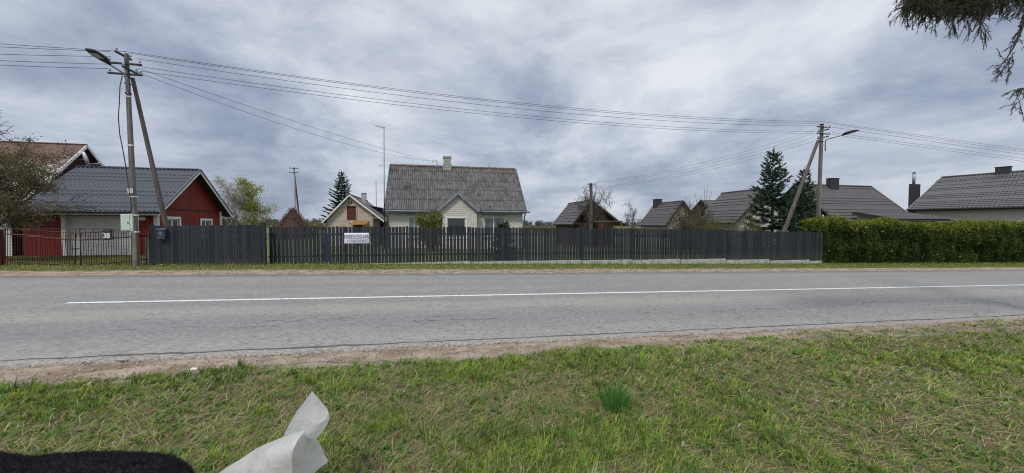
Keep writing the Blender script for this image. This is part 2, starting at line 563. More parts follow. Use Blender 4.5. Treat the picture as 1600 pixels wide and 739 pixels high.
cw = n.rng(n.noise(tc, 7, 4, 0.7), 0.3, 0.7, 0.004, 0.028)
ck = crack(6.05, cw, 1.6, 0.50, 0.60)
ck = n.math('MAXIMUM', ck, crack(6.33, cw, 1.9, 0.54, 0.62, 1.4))
ck = n.math('MAXIMUM', ck, crack(10.3, 0.016, 0.9, 0.56, 0.64, 0.8))
wv2 = n.n('ShaderNodeVectorMath', {0: tc, 1: n.n('ShaderNodeVectorMath', {0: n.n('ShaderNodeTexNoise', {'Vector': tc, 'Scale': 3.0, 'Detail': 5.0}).outputs[1], 1: (0.5, 0.5, 0)}, operation='MULTIPLY').outputs[0]}, operation='ADD').outputs[0]
vo = n.n('ShaderNodeTexVoronoi', {'Vector': wv2, 'Scale': 2.6}, feature='DISTANCE_TO_EDGE').outputs[0]
patch = n.math('MULTIPLY', n.rng(n.noise(n.obj((0.5, 0.9, 1)), 0.9, 3), 0.52, 0.62), n.rng(v_, 6.9, 6.2))
ck = n.math('MAXIMUM', ck, n.math('MULTIPLY', n.rng(vo, 0.016, 0.004), patch))
ed = n.math('ABSOLUTE', n.math('SUBTRACT', n.math('ADD', v_, n.math('MULTIPLY', wob, 0.22)), 4.93))
ew = n.rng(n.noise(n.obj((0.6, 0.1, 1)), 1.0, 3), 0.3, 0.7, 0.012, 0.04)
edge = n.math('MULTIPLY', n.rng(n.math('DIVIDE', ed, ew), 1.0, 0.4), 0.95)
ck = n.math('MAXIMUM', ck, edge)
crumb = n.rng(n.math('ADD', v_, n.math('MULTIPLY', wob, 0.3)), 4.93, 4.86)
cc = n.mix(n.rng(n.noise(tc, 26, 4, 0.7), 0.4, 0.65), (0.36, 0.33, 0.30), (0.17, 0.15, 0.14))
c = n.mix(n.math('MULTIPLY', crumb, 0.9), c, cc)
c = n.mix(n.math('MULTIPLY', ck, 0.85), c, (0.040, 0.038, 0.040))
n.out(c, 0.88, n.bump(n.math('SUBTRACT', n.math('MULTIPLY', ag, 0.5), n.math('MULTIPLY', ck, 2.0)), 0.6, 0.008), spec=0.25)


def strip(name, m, ul, va, vb, dz, rows=8, amp=(0, 0), sc=1.5, skirt=0.0, kind='structure', seed=0):
    """a sheet along the road with ragged long edges"""
    ul = np.asarray(ul)
    e0 = va + amp[0] * (fbm(ul, ul * 0, sc, seed + 1, 5) - 0.5) * 2
    e1 = vb + amp[1] * (fbm(ul, ul * 0 + 9, sc, seed + 2, 5) - 0.5) * 2
    t = np.linspace(0, 1, rows)
    V = e0[:, None] * (1 - t) + e1[:, None] * t
    Uu = np.repeat(ul[:, None], rows, 1)
    Z = gz(Uu, V) + dz
    if skirt:
        V = np.concatenate([V[:, :1], V, V[:, -1:]], 1)
        Uu = np.concatenate([Uu[:, :1], Uu, Uu[:, :1]], 1)
        Z = np.concatenate([Z[:, :1] - skirt, Z, Z[:, -1:] - skirt], 1)
        rows += 2
    nl = len(ul)
    ii = (np.arange(nl - 1)[:, None] * rows + np.arange(rows - 1)[None]).ravel()
    o = np_mesh(name, np.stack([Uu.ravel(), V.ravel(), Z.ravel()], 1), np.full(len(ii), 4), np.stack([ii, ii + rows, ii + rows + 1, ii + 1], 1).ravel(), m)
    return tag(o, kind=kind)


ul = np.concatenate([-np.geomspace(400, 14.2, 40), np.arange(-14, 22, 0.07), np.geomspace(22.2, 400, 60)])
strip('road', M_['asphalt'], ul, 4.76, 12.0, 0.030, 12, (0.07, 0.05), 2.6, 0.06)
m, n = mat('road paint')
tc = n.obj()
wn = n.noise(tc, 14, 6, 0.7)
c = n.mix(n.rng(n.math('ADD', n.math('MULTIPLY', wn, 0.6), n.math('MULTIPLY', n.noise(tc, 60, 3, 0.7), 0.4)), 0.50, 0.60), (0.66, 0.66, 0.65), (0.33, 0.33, 0.335))
n.out(c, 0.7, n.bump(n.noise(tc, 90, 3), 0.3, 0.005))
ulm = np.concatenate([np.arange(-6.62, 22, 0.25), np.geomspace(22.2, 120, 40)])
strip('road_marking', M_['road paint'], ulm, 8.07, 8.19, 0.035, 3, (0.012, 0.012), 6.0)
# dirt shoulders
m, n = mat('shoulder dirt')
tc = n.obj()
n2 = n.noise(n.obj((0.6, 1, 1)), 4.0, 7, 0.7)
n3 = n.noise(tc, 45.0, 4, 0.7)
c = n.mix(n.rng(n2, 0.38, 0.62), (0.37, 0.295, 0.235), (0.195, 0.140, 0.100))
c = n.mix(n.rng(n.noise(n.obj((1, 1, 1)), 15, 5, 0.75, 1.0), 0.52, 0.7), c, (0.19, 0.15, 0.10))
c = n.mix(n.rng(n3, 0.55, 0.75), c, (0.47, 0.415, 0.36))
n.out(c, 0.95, n.bump(n.math('ADD', n3, n2), 0.8, 0.02), spec=0.1)
strip('dirt_shoulder', M_['shoulder dirt'], ul[::2], 4.32, 4.86, 0.005, 5, (0.30, 0.0), 1.3, seed=3)
strip('dirt_shoulder', M_['shoulder dirt'], ul[::2], 11.93, 13.15, 0.010, 6, (0.0, 0.30), 0.5, seed=5)
mb = MB((29.2, 10.9, G(29.2, 10.9) + 0.036))
pts = [(29.2 + 0.75 * math.cos(a) * (1 + 0.15 * math.sin(3 * a)), 10.9 + 0.33 * math.sin(a) * (1 + 0.1 * math.cos(5 * a))) for a in np.linspace(0, 2 * PI, 24, endpoint=False)]
mb.add([(p[0], p[1], G(*p) + 0.036) for p in pts], [tuple(range(24))])
tag(mb.build('asphalt_patch', plain('tar', (0.05, 0.05, 0.052), (0.08, 0.078, 0.078), 12, 0.7, 0.3)), kind='structure')


# ------------------------------------------------------------------ grass
def blades(name, P, h, w, az, lean, col, m, z=None, curl=0.5):
    """P (n,2); lean 0 = upright, 1 = flat; one bent tapered blade each"""
    k = len(P)
    z = gz(P[:, 0], P[:, 1]) if z is None else z
    d = np.stack([np.cos(az), np.sin(az), az * 0], 1)
    sd = np.stack([-np.sin(az + 0.6), np.cos(az + 0.6), az * 0], 1)
    base = np.stack([P[:, 0], P[:, 1], z - 0.004], 1)
    l1 = lean * (1 - curl) * PI / 2
    l2 = np.minimum(lean * (1 + curl), 1.15) * PI / 2
    up = np.array([0, 0, 1.0])
    mid = base + (h * 0.55)[:, None] * (d * np.sin(l1)[:, None] + up * np.cos(l1)[:, None])
    tip = mid + (h * 0.5)[:, None] * (d * np.sin(l2)[:, None] + up * np.cos(l2)[:, None])
    tip[:, 2] = np.maximum(tip[:, 2], z + 0.004)
    hw = (w / 2)[:, None]
    V = np.stack([base - sd * hw, base + sd * hw, mid + sd * hw * 0.85, mid - sd * hw * 0.85, tip], 1).reshape(-1, 3)
    i0 = np.arange(k)[:, None] * 5
    idx = (i0 + np.array([[0, 1, 2, 3, 3, 2, 4]])).ravel()
    sizes = np.tile([4, 3], k)
    C = np.repeat(col, 5, 0).reshape(k, 5, 3).copy()
    C[:, 4] *= 1.15
    return np_mesh(name, V, sizes, idx, m, col=C.reshape(-1, 3))


GREENS = np.array([(0.190, 0.310, 0.030), (0.115, 0.220, 0.026), (0.280, 0.385, 0.050), (0.060, 0.125, 0.022), (0.350, 0.385, 0.095), (0.135, 0.230, 0.050)])
STRAWS = np.array([(0.48, 0.39, 0.225), (0.38, 0.30, 0.165), (0.50, 0.43, 0.275), (0.23, 0.17, 0.095), (0.35, 0.29, 0.15)])
R = np.random.RandomState(11)


def edge_v(u):
    return 4.36 + 0.26 * (fbm(u, u * 0, 0.8, 4, 4) - 0.5) * 2 + np.clip((u - 1.5) * 0.06, -0.1, 0.28)


def near_points(k):
    """positions on the near verge, thinned with distance"""
    out = np.zeros((0, 2))
    while len(out) < k:
        c = np.stack([R.uniform(-7.5, 14.5, k * 2), R.uniform(0.9, 5.0, k * 2)], 1)
        x = c[:, 0] * CT - c[:, 1] * ST
        y = c[:, 0] * ST + c[:, 1] * CT
        ok = (y > 1.35) & (np.abs(x) < 1.62 * y + 2.0)
        ok &= c[:, 1] < edge_v(c[:, 0])
        dist = np.hypot(x, y)
        ok &= R.rand(len(c)) < np.clip(2.6 / dist, 0.2, 1) ** 1.15
        out = np.concatenate([out, c[ok]])
    return out[:k]


def dens(P):
    g = fbm(P[:, 0], P[:, 1] * 1.3, 0.8, 5, 3) * 0.55 + fbm(P[:, 0], P[:, 1], 3.0, 2, 3) * 0.45
    return np.clip((g - 0.5) * 2.0 + 0.50, 0, 1)


# tufts of green
T = near_points(30000)
g = dens(T)
keep = R.rand(len(T)) < np.clip((g - 0.36) * 3.2, 0.05, 1)
T, g = T[keep], g[keep]
cnt = R.randint(5, 24, len(T))
ti = np.repeat(np.arange(len(T)), cnt)
k = len(ti)
ang = R.uniform(0, 2 * PI, k)
rad = np.abs(R.normal(0, 1, k)) * 0.028
P = T[ti] + np.stack([np.cos(ang) * rad, np.sin(ang) * rad], 1)
th = (np.clip(R.lognormal(-3.24, 0.40, len(T)), 0.020, 0.11) * np.clip(0.55 + g * 1.0, 0.5, 1.4))[ti]
h = th * R.uniform(0.6, 1.25, k)
tone = GREENS[R.randint(0, 6, len(T))][ti] * R.uniform(0.75, 1.3, (k, 1))
tw = R.rand(k) < 0.16
tone *= np.where(noise2(P[:, 0], P[:, 1], 1.1, 6) > 0.5, 1.0, 0.8)[:, None]
tone[tw] = STRAWS[R.randint(0, 5, tw.sum())] * R.uniform(0.7, 1.15, (tw.sum(), 1))
dist = np.hypot(P[:, 0], P[:, 1])
wd = R.uniform(0.0026, 0.0058, k) * np.clip(dist / 2.6, 1, 2.2)
tag(blades('grass', P, h, wd, ang + R.normal(0, 0.7, k), np.clip(R.normal(0.5, 0.22, k), 0.03, 0.97), tone, M_['blade']),
    'short green grass tufts growing on the near roadside verge', 'grass', kind='stuff')
# ranker clumps with longer, paler blades
T = near_points(90)
cnt = R.randint(18, 44, len(T))
ti = np.repeat(np.arange(len(T)), cnt)
k = len(ti)
ang = R.uniform(0, 2 * PI, k)
rad = np.abs(R.normal(0, 1, k)) * 0.04
P = T[ti] + np.stack([np.cos(ang) * rad, np.sin(ang) * rad], 1)
pal = np.array([(0.27, 0.34, 0.11), (0.16, 0.27, 0.05), (0.11, 0.21, 0.05), (0.40, 0.38, 0.20)])
tone = pal[R.randint(0, 4, len(T))][ti] * R.uniform(0.7, 1.25, (k, 1))
tag(blades('long_grass', P, (R.uniform(0.06, 0.12, len(T)))[ti] * R.uniform(0.6, 1.2, k), R.uniform(0.004, 0.008, k), ang + R.normal(0, 0.5, k), np.clip(R.normal(0.5, 0.2, k), 0.05, 0.95), tone, M_['blade']),
    'scattered ranker clumps of longer pale grass in the near verge', 'grass', kind='stuff')
# flattened dead straw
P = near_points(100000)
g = dens(P)
keep = R.rand(len(P)) < np.clip(1.15 - (g - 0.25) * 1.7, 0.15, 1)
P = P[keep]
k = len(P)
dist = np.hypot(P[:, 0], P[:, 1])
az = 0.35 + R.normal(0, 1.3, k) + 1.5 * (fbm(P[:, 0], P[:, 1], 1.2, 6, 2) - 0.5)
az = np.where(R.rand(k) < 0.5, az, az + PI)
col = STRAWS[R.randint(0, 5, k)] * R.uniform(0.55, 1.15, (k, 1))
gr = R.rand(k) < 0.5
col[gr] = GREENS[R.randint(0, 6, gr.sum())] * R.uniform(0.8, 1.2, (gr.sum(), 1))
tag(blades('dry_grass', P, R.uniform(0.05, 0.15, k), R.uniform(0.0022, 0.0045, k) * np.clip(dist / 2.6, 1, 2.2), az, np.clip(R.normal(0.86, 0.12, k), 0.4, 1.0), col, M_['blade'], curl=0.15),
    'flattened straw coloured dead grass matted between the green tufts', 'grass', kind='stuff')
# broad leaved weeds: small rosettes scattered in the verge
T = near_points(2400)
cnt = R.randint(4, 9, len(T))
ti = np.repeat(np.arange(len(T)), cnt)
k = len(ti)
ang = R.uniform(0, 2 * PI, k)
P = T[ti] + np.stack([np.cos(ang), np.sin(ang)], 1) * 0.006
col = np.array([(0.10, 0.185, 0.035), (0.075, 0.15, 0.03), (0.13, 0.19, 0.06)])[R.randint(0, 3, len(T))][ti] * R.uniform(0.85, 1.2, (k, 1))
tag(blades('weeds', P, R.uniform(0.03, 0.075, k), R.uniform(0.012, 0.024, k), ang, np.clip(R.normal(0.66, 0.15, k), 0.2, 0.95), col, M_['blade']),
    'small broad leaved weeds scattered through the near verge grass', 'weeds', kind='stuff')
# far verge and yards
k = 90000
P = np.stack([R.uniform(-17, 42, k), 13.15 + np.abs(R.normal(0, 0.75, k))], 1)
tl = 13.25 + 0.45 * (fbm(P[:, 0], P[:, 0] * 0, 0.5, 3, 4) - 0.5) * 2 - np.clip((P[:, 0] - 2) * 0.05, 0, 0.45)
g = fbm(P[:, 0], P[:, 1] * 2, 0.6, 1, 3)
keep = (P[:, 1] > tl + R.normal(0, 0.12, k)) & (P[:, 1] < 15.4) & (R.rand(k) < np.clip(0.3 + g, 0, 1))
P = P[keep]
k = len(P)
nearf = np.clip((P[:, 1] - 13.9) / 0.7, 0, 1)
col = GREENS[R.randint(0, 6, k)] * R.uniform(0.55, 1.0, (k, 1))
st = R.rand(k) < 0.38 - 0.18 * nearf - 0.008 * np.clip(P[:, 0], 0, 20)
col[st] = STRAWS[R.randint(0, 5, st.sum())]
tag(blades('verge_grass', P, R.uniform(0.05, 0.12, k) * (0.7 + 0.7 * nearf), R.uniform(0.008, 0.016, k), R.uniform(0, 2 * PI, k), np.clip(R.normal(0.45, 0.2, k), 0.05, 0.95), col, M_['blade']),
    'strip of short green grass along the foot of the dark fence and hedge', 'grass', kind='stuff')
k = 26000
P = np.stack([R.uniform(-22, -9.5, k), R.uniform(14.7, 21.4, k)], 1)
col = np.array([(0.13, 0.15, 0.04), (0.17, 0.165, 0.06), (0.09, 0.13, 0.03)])[R.randint(0, 3, k)] * R.uniform(0.8, 1.2, (k, 1))
tag(blades('lawn', P, R.uniform(0.04, 0.09, k), R.uniform(0.01, 0.02, k), R.uniform(0, 2 * PI, k), np.clip(R.normal(0.5, 0.2, k), 0.05, 0.95), col, M_['blade']),
    'yellowish lawn in front of the red garage behind the red gate', 'lawn', kind='stuff')
# pebbles and crumbs on the two shoulders
k = 9000
u_ = R.uniform(-8, 15, k)
v_ = np.where(R.rand(k) < 0.8, R.uniform(4.15, 4.95, k), R.uniform(11.9, 13.3, k))
s_ = R.uniform(0.004, 0.013, k) * np.where(v_ > 10, 1.8, 1)
oct_ = np.array([(1, 0, 0), (0, 1, 0), (-1, 0, 0), (0, -1, 0), (0, 0, 0.8), (0, 0, -0.6)])
jit = R.uniform(0.6, 1.4, (k, 6, 1))
V = np.stack([u_, v_, gz(u_, v_) + 0.02], 1)[:, None, :] + oct_[None] * s_[:, None, None] * jit
fi = np.array([0, 1, 4, 1, 2, 4, 2, 3, 4, 3, 0, 4, 1, 0, 5, 2, 1, 5, 3, 2, 5, 0, 3, 5])
idx = (np.arange(k)[:, None] * 6 + fi[None]).ravel()
col = np.repeat(np.array([(0.36, 0.33, 0.30), (0.27, 0.23, 0.20), (0.42, 0.40, 0.38), (0.18, 0.16, 0.15)])[R.randint(0, 4, k)], 6, 0)
tag(np_mesh('gravel', V.reshape(-1, 3), np.full(k * 8, 3), idx, M_['twig'], col=col), 'loose gravel crumbs along the dirt road shoulders', 'gravel', kind='stuff')
# dead leaves lying in the grass
P = near_points(420)
k = len(P)
col = np.array([(0.20, 0.12, 0.07), (0.28, 0.20, 0.13), (0.14, 0.09, 0.06), (0.36, 0.31, 0.26)])[R.randint(0, 4, k)] * R.uniform(0.8, 1.2, (k, 1))
tag(blades('leaf_litter', P, R.uniform(0.025, 0.06, k), R.uniform(0.015, 0.032, k), R.uniform(0, 2 * PI, k), np.clip(R.normal(0.85, 0.1, k), 0.6, 1.0), col, M_['blade'], z=gz(P[:, 0], P[:, 1]) + 0.018),
    'dry brown fallen leaves and scraps scattered through the verge grass', 'leaf litter', kind='stuff')
# the upright bluish tuft
tu = onv(960, 640, 1)
d = ray(960, 638)
t = 3.1
for _ in range(60):
    uu, v0 = t * (d[0] * CT + d[1] * ST), t * (-d[0] * ST + d[1] * CT)
    t = (G(uu, v0) - EYE) / d[2]
k = 170
ang = R.uniform(0, 2 * PI, k)
rr = np.sqrt(R.rand(k)) * 0.10
P = np.stack([uu + np.cos(ang) * rr, v0 + np.sin(ang) * rr], 1)
col = np.array([(0.075, 0.195, 0.045), (0.050, 0.150, 0.040), (0.11, 0.235, 0.06)])[R.randint(0, 3, k)] * R.uniform(0.8, 1.2, (k, 1))
tag(blades('grass_tuft', P, R.uniform(0.13, 0.28, k), R.uniform(0.006, 0.010, k), ang, np.clip(rr * 2.6 + R.normal(0.05, 0.07, k), 0, 0.6), col, M_['blade']),
    'dense upright blue-green grass tuft standing taller than the verge', 'grass tuft')


def gpoint(px, py):
    d = ray(px, py)
    t = 3.0
    for _ in range(60):
        a, b = t * (d[0] * CT + d[1] * ST), t * (-d[0] * ST + d[1] * CT)
        t = (G(a, b) - EYE) / d[2]
    return a, b, G(a, b)


rs = random.Random(4)


def pebble(name, px, py, s, label, cat, m):
    a, b, z = gpoint(px, py)
    mb = MB((a, b, z))
    bm = bmesh.new()
    bmesh.ops.create_icosphere(bm, subdivisions=2, radius=1)
    vs = [(a + p.co.x * s * rs.uniform(0.9, 1.1), b + p.co.y * s * 0.7 * rs.uniform(0.9, 1.1), z + s * 0.35 + p.co.z * s * 0.5) for p in bm.verts]
    mb.add(vs, [tuple(q.index for q in f.verts) for f in bm.faces])
    bm.free()
    thing(mb, name, m, label, cat, smooth=True)


pebble('stone', 719, 710, 0.028, 'small pale grey stone lying in the grass nearest the bottom edge', 'stone', M_['stone'])
pebble('stone', 832, 667, 0.020, 'thin grey chip of stone in the matted grass below the middle', 'stone', M_['stone'])
pebble('stone', 1300, 628, 0.024, 'pale flat stone in the right half of the verge grass', 'stone', M_['stone'])
pebble('stone', 303, 578, 0.035, 'flat whitish scrap on the dirt shoulder left of centre', 'stone', M_['white paint'])
pebble('stone', 1107, 546, 0.026, 'pale pebble on the dirt at the verge edge right of centre', 'stone', M_['white paint'])
# dandelions under the gate
for i, (px, py) in enumerate(((157, 419), (252, 418), (271, 417.5), (478, 416), (365, 417))):
    a, b, z = gpoint(px, py)
    root = empty('dandelion', (a, b, z), ['yellow dandelion in the grass under the sagging red gate', 'yellow dandelion at the left foot of the dark boarded gate', 'second yellow dandelion along the dark boarded gate',
                                          'yellow dandelion below the first fence panel left of the sale banner', 'yellow dandelion below the middle of the dark boarded gate'][i], 'dandelion', 'dandelions in the far verge')
    mb = MB((a, b, z)); mb.tube([(a, b, z), (a + 0.01, b, z + 0.09)], 0.004, 5); mb.build('stem', plain('stem%d' % i, (0.10, 0.15, 0.05)), root)
    mb = MB((a, b, z)); mb.lathe((a + 0.01, b, z + 0.09), [(0.005, 0), (0.03, 0.012), (0.034, 0.022), (0.012, 0.03)], 10)
    mb.build('flower_head', plain('dandelion%d' % i, (0.62, 0.42, 0.02), (0.5, 0.34, 0.02), 60), root)
# ------------------------------------------------------------------ fence and gates
PU = [-6.05, -3.43, -0.97, 1.47, 3.92, 6.39, 8.87, 11.41, 13.97, 16.54, 19.09, 19.86]
PT = [1.53, 1.53, 1.51, 1.49, 1.465, 1.44, 1.41, 1.375, 1.325, 1.255, 1.20]
PB = [0.13, 0.13, 0.13, 0.11, 0.09, 0.06, 0.035, 0.0, -0.07, -0.15, -0.22]
FV = 14.9
rs = random.Random(2)
fence = empty('picket_fence', (-6.1, FV, 0.0), 'long dark blue-grey picket fence on white concrete plinths beside the road', 'fence')
ORG = (-6.1, FV, 0.0)


def picket(mb, u, v, z0, z1, w, t=0.02, tilt=0.0):
    r = w / 2
    out = [(u - r, v, z0), (u + r, v, z0)]
    for a in (0, 35, 65, 90, 115, 145, 180):
        a = math.radians(a)
        out.append((u + r * math.cos(a) + tilt, v, z1 - r * 0.55 + r * 0.55 * math.sin(a)))
    mb.prism(out, (0, t, 0))


for i in range(11):
    a, b = PU[i] + 0.03, PU[i + 1] - 0.03
    mb = MB(ORG)
    k = max(4, round((b - a) / 0.1365))
    st = (b - a) / k
    for j in range(k):
        u = a + st * (j + 0.5) + rs.uniform(-0.004, 0.004)
        picket(mb, u, FV + rs.uniform(0, 0.004), PB[i] + rs.uniform(-0.006, 0.006), PT[i] + rs.uniform(-0.013, 0.013), 0.110 * min(1, st / 0.13) + rs.uniform(-0.005, 0.004), tilt=rs.uniform(-0.004, 0.004))
    H = PT[i] - PB[i]
    for q in (0.22, 0.79):
        z = PB[i] + H * q
        mb.box((a - 0.03, FV + 0.026, z - 0.03), (b + 0.03, FV + 0.062, z + 0.03))
    mb.build('fence_panel', M_['fence paint'], fence)
    mb = MB(ORG)
    mb.box((a - 0.02, FV + 0.004, min(G(a, FV), G(b, FV)) - 0.15), (b + 0.02, FV + 0.055, PB[i] - 0.008))
    mb.build('plinth', M_['plinth concrete'], fence, bevel=0.006)
for i, u in enumerate(PU):
    mb = MB(ORG)
    z1 = (PT[min(i, 10)] if i else 1.62) + 0.0
    w = 0.033 if i else 0.06
    mb.box((u - w, FV + 0.03 - w * 0.7 - (0.45 if i == 0 else 0.0), G(u, FV) - 0.2), (u + w, FV + 0.03 + w - (0.33 if i == 0 else 0), z1 + (0.01 if i else 0.06)))
    mb.build('post', M_['fence paint'], fence, bevel=0.004)

# boarded gate
GV = 14.42
org = (-9.28, GV, G(-9.28, GV))
gate = empty('wooden_gate', org, 'dark blue-grey boarded driveway gate with close-set boards and a tall left board', 'gate')
a, b = onv(238, 380, GV)[0], onv(408, 380, GV)[0]
k = 27
st = (b - a) / k
mb = MB(org)
for j in range(k):
    u = a + st * (j + 0.5) + rs.uniform(-0.003, 0.003)
    z0 = G(u, GV) + 0.06
    zt = 1.575 + 0.03 * j / k
    picket(mb, u, GV + rs.uniform(0, 0.006), z0 + rs.uniform(-0.01, 0.01), zt + rs.uniform(-0.017, 0.017), st * 0.90 + rs.uniform(-0.004, 0.003), 0.022)
mb.build('boards', M_['fence paint'], gate)
mb = MB(org)
for z in (0.45, 1.3): mb.box((a - 0.02, GV + 0.030, z - 0.035), (b + 0.02, GV + 0.075, z + 0.035))
mb.bar((a + 0.1, GV + 0.085, 0.5), (b - 0.1, GV + 0.085, 1.25), 0.02, 0.07)
mb.build('frame', M_['fence paint'], gate)
for u, zt in ((a - 0.04, 1.60), (b + 0.09, 1.60)):
    mb = MB(org); mb.box((u - 0.05, GV + 0.0, G(u, GV) - 0.2), (u + 0.05, GV + 0.1, zt)); mb.build('post', M_['fence paint'], gate, bevel=0.005)
# mailbox on the gate
p, q = onv(244, 358.5, GV - 0.14), onv(257, 373, GV - 0.14)
org2 = (p[0], GV - 0.14, q[2])
mbx = empty('mailbox', org2, 'dark blue-grey metal mailbox with a small pale emblem hung on the boarded gate', 'mailbox')
mb = MB(org2); mb.box((p[0], GV - 0.14, q[2]), (q[0], GV - 0.008, p[2])); mb.build('body', plain('mailbox paint', (0.050, 0.062, 0.085), (0.04, 0.05, 0.07), 5, 0.4, 0.05), mbx, bevel=0.008)
mb = MB(org2); mb.prism([(p[0] - 0.015, GV - 0.165, p[2] - 0.03), (p[0] - 0.015, GV - 0.008, p[2] + 0.035), (p[0] - 0.015, GV - 0.008, p[2] + 0.02), (p[0] - 0.015, GV - 0.165, p[2] - 0.05)], (q[0] - p[0] + 0.03, 0, 0)); mb.build('lid', MATS['mailbox paint'], mbx)
uc = (p[0] + q[0]) / 2
mb = MB(org2)
mb.prism([(uc + 0.028 * math.cos(t), GV - 0.142, p[2] - 0.11 + 0.022 * math.sin(t)) for t in np.linspace(0, 2 * PI, 14, endpoint=False)], (0, -0.004, 0))
mb.build('emblem', M_['galvanised'], mbx)
mb = MB(org2); mb.box((uc - 0.05, GV - 0.145, p[2] - 0.185), (uc + 0.05, GV - 0.141, p[2] - 0.165)); mb.build('name_strip', M_['galvanised'], mbx)


def text(body, size, name, m, parent, org, pos, bold=0.0, sx=1.0, extr=0.002):
    cu = bpy.data.curves.new(name, 'FONT')
    cu.body = body; cu.size = size; cu.extrude = extr; cu.offset = bold
    cu.align_x = 'CENTER'; cu.align_y = 'CENTER'
    o = bpy.data.objects.new(name, cu); COL.objects.link(o)
    bpy.context.view_layer.update()
    me = bpy.data.meshes.new_from_object(o.evaluated_get(bpy.context.evaluated_depsgraph_get()))
    bpy.data.objects.remove(o)
    me.transform(Matrix.Translation(Vector(pos) - Vector(org)) @ Matrix.Rotation(PI / 2, 4, 'X') @ Matrix.Diagonal((sx, 1, 1, 1)))
    me.name = name
    me.materials.clear()
    return link_mesh(me, name, m, parent, org)


# banner
p, q = onv(537.8, 364.8, FV - 0.02), onv(577.2, 379.9, FV - 0.02)
org = (p[0], FV - 0.02, q[2])
ban = empty('sale_banner', org, 'white printed sale banner with two lines of thin grey text on the picket fence', 'banner')
mb = MB(org)
nx, nz_ = 14, 6
vs, fs = [], []
for j in range(nz_ + 1):
    for i in range(nx + 1):
        x, z = p[0] + (q[0] - p[0]) * i / nx, q[2] + (p[2] - q[2]) * j / nz_
        vs.append((x, FV - 0.014 + 0.004 * math.sin(i * 1.3) * math.sin(j * 0.9 + 0.6), z))
for j in range(nz_):
    for i in range(nx):
        a_ = j * (nx + 1) + i
        fs.append((a_, a_ + 1, a_ + nx + 2, a_ + nx + 1))
mb.add(vs, fs)
o = mb.build('sheet', M_['banner'], ban, smooth=True, fix=False)
sd = o.modifiers.new('thick', 'SOLIDIFY'); sd.thickness = 0.004; sd.offset = 1
uc, wd_, hh = (p[0] + q[0]) / 2, q[0] - p[0], p[2] - q[2]
text('PARDUODAMA', hh * 0.42, 'lettering', M_['ink'], ban, org, (uc + 0.02, FV - 0.023, q[2] + hh * 0.66), 0.0, 0.86)
text('+37062564672', hh * 0.36, 'phone_number', M_['ink'], ban, org, (uc + 0.02, FV - 0.023, q[2] + hh * 0.30), 0.0, 0.92)

# sagging red gate
RV = 14.36
P = lambda x, y: onv(x, y, RV)
org = (-13.3, RV, G(-13.3, RV))
rg = empty('metal_gate', org, 'rusty red double gate of thin steel bars sagging in the middle', 'gate')


def lerp(a, b, t): return tuple(x + (y - x) * t for x, y in zip(a, b))


def leaf(top, mid, bot, foot, k, x0, x1):
    mb = MB(org)
    for A, r in ((top, 0.011), (mid, 0.022), (bot, 0.020)):
        pts = [P(*q) for q in A]
        mb.tube(pts, r, 6)
    li = lambda A, x: A[0][1] + (A[-1][1] - A[0][1]) * (x - A[0][0]) / (A[-1][0] - A[0][0]) if len(A) == 2 else (A[0][1] + (A[1][1] - A[0][1]) * (x - A[0][0]) / (A[1][0] - A[0][0]) if x < A[1][0] else A[1][1] + (A[2][1] - A[1][1]) * (x - A[1][0]) / (A[2][0] - A[1][0]))
    for j in range(k):
        x = x0 + (x1 - x0) * j / (k - 1)
        sl = 2.2 * (j / (k - 1) if x0 < 60 else -(1 - j / (k - 1)))
        a0 = P(x + sl * 0.2, li(top, x) + 0.3)
        c0 = P(x - sl, li(foot, x))
        mb.tube([a0, c0], 0.0085, 5)
    for x in (x0, x1):
        mb.tube([P(x, li(top, x)), P(x, li(foot, x))], 0.017, 6)
    return mb.build('gate_leaf', M_['gate paint'], rg)


leaf([(6, 357.6), (62, 361), (119, 365)], [(6, 366), (119, 374)], [(6, 407), (119, 414)], [(6, 417), (119, 419.5)], 29, 8, 118)
leaf([(124, 365.5), (178, 361), (231, 363)], [(124, 374.3), (231, 368)], [(126, 414), (231, 404)], [(126, 419.5), (231, 417)], 27, 126, 229)
mb = MB(org)
mb.tube([onv(29, 358.3, RV + 0.02), onv(231, 358.8, RV + 0.02)], 0.010, 6)
for cx in (128, 149):
    c0 = P(cx, 361)
    mb.tube([(c0[0] + 0.075 * math.cos(t), RV + 0.02, c0[2] + 0.075 * math.sin(t)) for t in np.linspace(0, 2 * PI, 17)], 0.008, 5)
for s in (-1, 1):
    mb.tube([P(122 + s * 4.5, 359), P(122 + s * 1.5, 364), P(122 + s * 3.5, 372)], 0.009, 5)
mb.build('scrollwork', M_['gate paint'], rg)
mb = MB(org)
c0 = P(117, 388)
mb.lathe((c0[0], RV, c0[2]), [(0.02, -0.02), (0.09, -0.012), (0.09, 0.012), (0.02, 0.02)], 12)
mb.tube([P(118, 376), P(117, 388)], 0.006, 5)
mb.build('latch', M_['dark metal'], rg)
for x, r in ((1.5, 0.06),):
    b0 = P(x, 416)
    mb = MB(org); mb.box((b0[0] - r, RV - r, G(b0[0], RV) - 0.2), (b0[0] + r, RV + r, P(x, 359)[2])); mb.build('post', M_['gate paint'], rg, bevel=0.006)
# old concrete stub by the pole
x0 = onv(232.5, 400, RV + 0.15)
mb = MB((x0[0], RV + 0.15, G(x0[0], RV)))
mb.bar((x0[0], RV + 0.15, G(x0[0], RV) - 0.2), (x0[0] - 0.02, RV + 0.15, onv(233, 369, RV)[2]), 0.12, 0.12, w2=0.10, h2=0.10)
mb.box((x0[0] - 0.10, RV + 0.08, onv(233, 369, RV)[2] + 0.002), (x0[0] + 0.06, RV + 0.22, onv(233, 369, RV)[2] + 0.03))
thing(mb, 'gate_post', M_['concrete'], 'short grey concrete gate post between the utility pole and the boarded gate', 'post', bevel=0.006)
